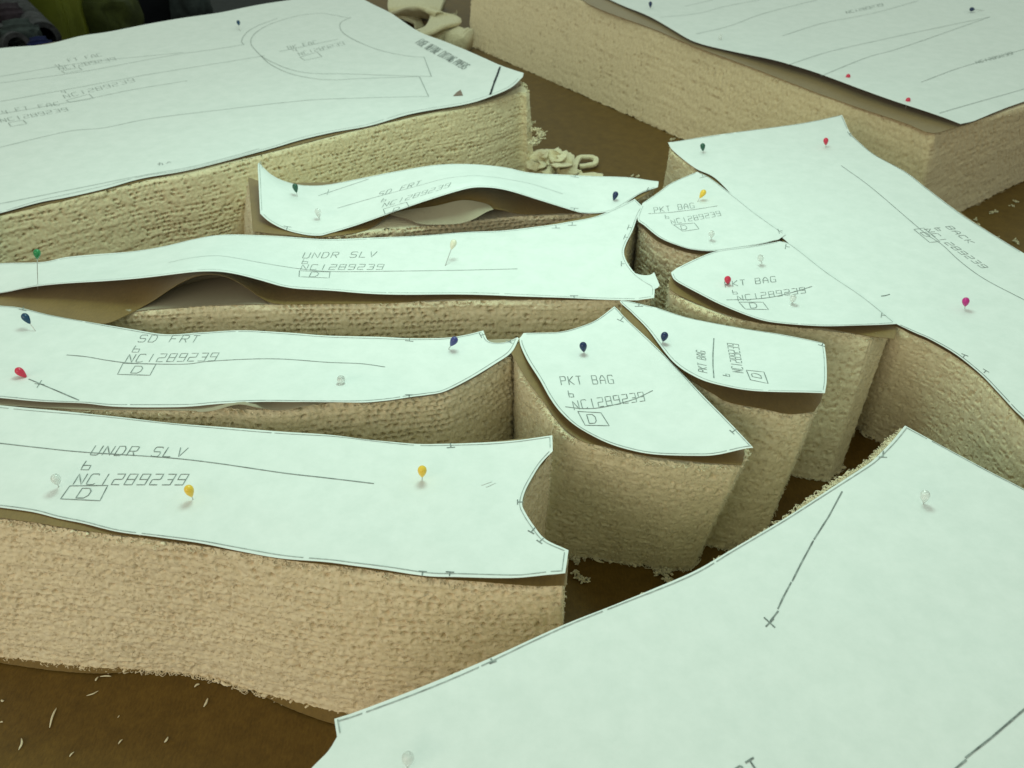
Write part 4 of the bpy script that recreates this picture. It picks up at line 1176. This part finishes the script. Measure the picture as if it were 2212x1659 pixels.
# scrap bundle at the right end of the far left stack
root = bpy.data.objects.new("scrap_bundle", None)
link(root)
root.location = Vector(wp(1200, 365, 0))
tag(root, "tangled bundle of pale terry strips on the table beside the far left stack", "fabric scrap")
strip("terry_strip", P3((1140, 345, 0.018), (1165, 339, 0.022), (1195, 338, 0.024), (1218, 343, 0.022), (1234, 352, 0.017)), 0.022, 0.014, M_SCRAP, 21, [0.2, 0.1, -0.1, -0.3], root, n=24, fz=-0.12)
gs = np.random.default_rng(5)
for i_, (px_, py_, rx_, ry_, z_) in enumerate(((1160, 352, 15, 10, 0.020), (1178, 362, 18, 10, 0.014), (1205, 350, 20, 9, 0.022), (1222, 364, 20, 12, 0.012), (1170, 372, 18, 6, 0.006), (1240, 376, 18, 8, 0.006), (1196, 340, 22, 7, 0.028))):
    a0 = gs.random() * 6.28
    pts_ = []
    for k_ in range(7):
        a_ = a0 + k_ * (0.75 + 0.3 * gs.random())
        rr = 0.7 + 0.5 * gs.random()
        pts_.append((px_ + rx_ * rr * math.cos(a_), py_ + ry_ * rr * math.sin(a_), max(0.004, z_ + 0.008 * (gs.random() - 0.5))))
    strip("terry_strip", P3(*pts_), 0.0100, 0.0026, M_SCRAP, 60 + i_, list(gs.normal(0.6, 0.6, 5)), root, n=14, fz=0.1)
strip("terry_strip", P3((1240, 366, 0.006), (1246, 349, 0.006), (1254, 340, 0.007), (1278, 340, 0.007), (1287, 345, 0.006), (1284, 354, 0.005), (1266, 358, 0.005), (1252, 359, 0.005)), 0.0062, 0.0045, M_SCRAP, 26, None, root, n=22, fz=-0.22)
strip("terry_strip", P3((1232, 386, 0.004), (1255, 382, 0.004), (1280, 380, 0.003), (1302, 383, 0.002)), 0.010, 0.006, M_SCRAP, 27, None, root, n=22, fz=-0.22)

for px_, py_, sz, n_ in ((1156, 281, 0.007, 46), (1168, 293, 0.008, 50), (1154, 306, 0.008, 46), (1146, 268, 0.006, 34), (1128, 183, 0.006, 26)):
    z0 = 0.055 if py_ > 200 else H
    V_ = None
    r = (px_, py_, z0, sz, n_)
    TUFTS.append(r)

def lint(name, px, py, z, size, n, seed, fine=1.0):
    """a tangle of fine yarn fibres"""
    g = np.random.default_rng(seed)
    c = np.array(wp(px, py, z))
    k = 9
    an_ = g.random() * 3.14
    p = c + (g.normal(0, 0.42, (n, 1)) * np.array([[math.cos(an_), math.sin(an_), 0.1]]) + g.normal(0, 0.22, (n, 3)) * np.array([1, 1, 0.5])) * size
    d = g.normal(0, 1, (n, 3)) * np.array([1, 1, 0.5])
    d /= np.linalg.norm(d, axis=1, keepdims=True)
    C = [p]
    for _ in range(k - 1):
        d = d + g.normal(0, 0.9, (n, 3)) * np.array([1, 1, 0.5])
        d /= np.linalg.norm(d, axis=1, keepdims=True)
        C.append(C[-1] + d * size * 0.075 * fine)
    C = np.stack(C, 1)
    C[..., 2] = np.clip(C[..., 2], z * 0 + (0.0004 if z < 0.01 else 0), None)
    r = np.linspace(0.00055, 0.00035, k) * (0.7 + 0.5 * min(size, 0.008) / 0.006)
    V_, Q_ = tubes(C, np.broadcast_to(r, (n, k)), 5)
    return mesh_obj(name, V_, Q_.tolist(), M_SCRAP)


for root_, px_, py_, z0, sz, n_ in FLUFF:
    r = lint("loose_yarn", px_, py_, z0, sz, n_, px_, 0.18)
    r.parent = root_
    r.location = r.location - root_.location
for px_, py_, z0, sz, n_ in TUFTS:
    r = lint("thread_tuft", px_, py_, z0, sz, n_, px_)
    tag(r, "frayed cream tuft hanging off the right end of the far left stack", "thread", "frayed tufts on the far left stack")

TH = [((122, 1529), (113, 1548), (107, 1572), 1.3), ((46, 1594), (47, 1606), (40, 1620), 1.4), ((187, 1503), (200, 1499), (213, 1492), 0.9), ((449, 1508), (446, 1517), (440, 1527), 1.5),
      ((431, 1478), (425, 1479), (420, 1484), 1.2), ((363, 1592), (360, 1598), (355, 1604), 1.3), ((265, 1597), (260, 1601), (256, 1607), 0.9), ((160, 1624), (154, 1629), (150, 1635), 0.9),
      ((240, 1461), (228, 1460), (216, 1461), 1.0), ((212, 1462), (208, 1467), (206, 1471), 1.2), ((2, 1512), (5, 1514), (9, 1513), 1.2), ((258, 1545), (256, 1548), (254, 1550), 0.6), ((0, 1560), (4, 1559), (6, 1560), 0.8)]
for a, b, c, wd in TH:
    r = strip("thread_scrap", P3((*a, 0.0006), (*b, 0.0009), (*c, 0.0006)), 0.0007 * wd, 0.0005 * wd, M_FAB, a[0] % 50, n=6, taper=0.75)
    tag(r, "short cream thread on the dark table left of the nearest sheet", "thread", "threads on the table in front")
for px_, py_, sz, n_ in ((1250, 1244, 0.0046, 30), (1262, 1253, 0.0034, 20), (1241, 1207, 0.004, 24), (1430, 1236, 0.0045, 30), (1442, 1249, 0.005, 34)):
    r = lint("lint_tuft", px_, py_, 0.0018, sz, n_, px_)
    tag(r, "cream lint tuft on the dark table below the front PKT BAG stack", "thread", "lint tufts in the dark gap")
for px_, py_, sz, n_ in ((2146, 458, 0.005, 14), (2188, 444, 0.003, 7), (2196, 436, 0.0034, 8), (2228, 429, 0.005, 12), (2109, 473, 0.003, 7), (2111, 484, 0.0036, 8), (2152, 512, 0.003, 6), (2195, 522, 0.0042, 14)):
    r = lint("lint_tuft", px_, py_, 0.001, sz, n_, px_)
    tag(r, "cream lint fleck on the table beside the far right stack", "thread", "flecks on the table at right")
for px_, py_, sz, n_ in ((1454, 301, 0.005, 8), (1369, 381, 0.005, 10), (966, 37, 0.008, 12), (982, 33, 0.01, 16)):
    r = lint("lint_tuft", px_, py_, 0.001, sz, n_, px_)
    tag(r, "tiny cream fleck on the bare table between the far stacks", "thread", "flecks between the far stacks")


# ------------------------------------------------------------------ clutter beyond the table, dimness put into dark base colours
def tube(p0, p1, ro, ri, mat, label, group=None):
    p0, p1 = np.array(p0), np.array(p1)
    d = p1 - p0
    L = np.linalg.norm(d)
    q = Vector(d).to_track_quat('Z', 'Y')
    ns = 28
    V, Fc = [], []
    for (z, r) in ((0, ri), (0, ro), (L, ro), (L, ri)):
        for k in range(ns):
            a = 2 * math.pi * k / ns
            V.append((r * math.cos(a), r * math.sin(a), z))
    for i in range(4):
        j = (i + 1) % 4
        for k in range(ns):
            Fc.append([i * ns + k, i * ns + (k + 1) % ns, j * ns + (k + 1) % ns, j * ns + k])
    o = mesh_obj("cardboard_tube", V, Fc, mat, origin=np.zeros(3))
    o.location = Vector(p0)
    o.rotation_euler = q.to_euler()
    m = o.modifiers.new("edge", 'EDGE_SPLIT')
    return tag(o, label, "tube", group)


def box(name, c, s, rz, mat, label, cat, bev=0.01, open_top=False):
    import bmesh
    bm = bmesh.new()
    bmesh.ops.create_cube(bm, size=1)
    bmesh.ops.scale(bm, vec=s, verts=bm.verts)
    if open_top:
        f = max(bm.faces, key=lambda f_: f_.calc_center_median().z)
        bmesh.ops.inset_individual(bm, faces=[f], thickness=min(s) * 0.06)
        bmesh.ops.translate(bm, vec=(0, 0, -s[2] * 0.85), verts=f.verts)
    bmesh.ops.bevel(bm, geom=list(bm.edges), offset=bev, segments=3, affect='EDGES')
    bmesh.ops.subdivide_edges(bm, edges=list(bm.edges), cuts=5, use_grid_fill=True)
    amp = 0.22 * min(s) if not open_top else 0.05 * min(s)
    for vv in bm.verts:
        q_ = vv.co / min(s) * 2.2
        for ax_ in range(3):
            vv.co[ax_] += amp * (float(vnoise(q_.x + q_.z * 0.7 + ax_ * 5, q_.y + q_.z * 1.1 + ax_ * 3, 4)) - 0.5)
    me = bpy.data.meshes.new(name)
    bm.to_mesh(me)
    bm.free()
    me.polygons.foreach_set("use_smooth", [True] * len(me.polygons))
    me.materials.append(mat)
    o = bpy.data.objects.new(name, me)
    link(o)
    o.location = c
    o.rotation_euler = (0, 0, rz)
    return tag(o, label, cat)


M_TUBE = make_plain("mottled_grey_card", (0.030, 0.028, 0.032), 0.8, 0.2, var=0.9, scale=55)  # clutter colours darkened to stand for the dim light back there
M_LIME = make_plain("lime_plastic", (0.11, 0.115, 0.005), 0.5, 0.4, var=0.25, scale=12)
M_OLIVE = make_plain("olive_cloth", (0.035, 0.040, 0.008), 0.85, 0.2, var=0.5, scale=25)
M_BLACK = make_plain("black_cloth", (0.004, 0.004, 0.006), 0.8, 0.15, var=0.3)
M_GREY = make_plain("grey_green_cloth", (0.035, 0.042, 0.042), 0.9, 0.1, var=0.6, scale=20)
tube(wp(96, 84, -0.06), wp(-40, -60, -0.06), 0.030, 0.020, M_TUBE, "long mottled grey cardboard tube slanting behind the table", "tubes behind the table")
tube(wp(38, 100, -0.05), wp(-60, 20, -0.12), 0.023, 0.015, M_TUBE, "grey cardboard tube end pointing at the camera, right of its twin", "tubes behind the table")
tube(wp(9, 86, -0.05), wp(-100, 10, -0.12), 0.022, 0.014, M_TUBE, "grey cardboard tube end pointing at the camera at the left frame edge", "tubes behind the table")
x, y, z = wp(95, 30, -0.12)
box("plastic_bin", (x, y + 0.05, z), (0.13, 0.16, 0.26), 0.25, M_LIME, "lime green plastic bin behind the table", "bin", 0.03, True)
x, y, z = wp(185, 45, -0.16)
box("cloth_bundle", (x, y + 0.05, z), (0.20, 0.16, 0.16), -0.12, M_OLIVE, "dim olive cloth bundle right of the lime bin", "cloth", 0.03)
x, y, z = wp(300, 30, -0.22)
box("cloth_bundle", (x, y + 0.1, z), (0.26, 0.2, 0.2), 0.2, M_BLACK, "black cloth bundle in the dark behind the table", "cloth", 0.05)
x, y, z = wp(395, 20, -0.2)
box("cloth_bundle", (x, y + 0.06, z), (0.10, 0.14, 0.2), 0.4, M_GREY, "narrow grey cloth bundle right of the black one", "cloth", 0.03)
r = strip("cloth_strip", P3((470, -10, -0.1), (495, 10, -0.1), (530, 40, -0.1)), 0.06, 0.03, M_GREY, 31)
tag(r, "pale grey cloth strip hanging behind the far left sheet", "cloth")
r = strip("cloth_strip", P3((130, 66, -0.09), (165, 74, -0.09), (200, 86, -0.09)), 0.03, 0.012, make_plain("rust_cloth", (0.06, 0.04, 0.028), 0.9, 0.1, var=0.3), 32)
tag(r, "rust brown cloth strip at the foot of the lime bin", "cloth")

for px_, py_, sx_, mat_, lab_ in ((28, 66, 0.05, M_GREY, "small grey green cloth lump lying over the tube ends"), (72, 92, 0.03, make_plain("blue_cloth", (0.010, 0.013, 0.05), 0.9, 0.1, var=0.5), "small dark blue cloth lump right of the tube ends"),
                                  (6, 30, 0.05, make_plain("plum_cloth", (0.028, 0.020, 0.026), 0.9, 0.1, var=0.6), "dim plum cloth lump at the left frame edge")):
    x, y, z = wp(px_, py_, -0.03)
    box("cloth_bundle", (x, y + 0.02, z - 0.01), (sx_ * 1.3, sx_, sx_ * 0.8), 0.3, mat_, lab_, "cloth", sx_ * 0.2)
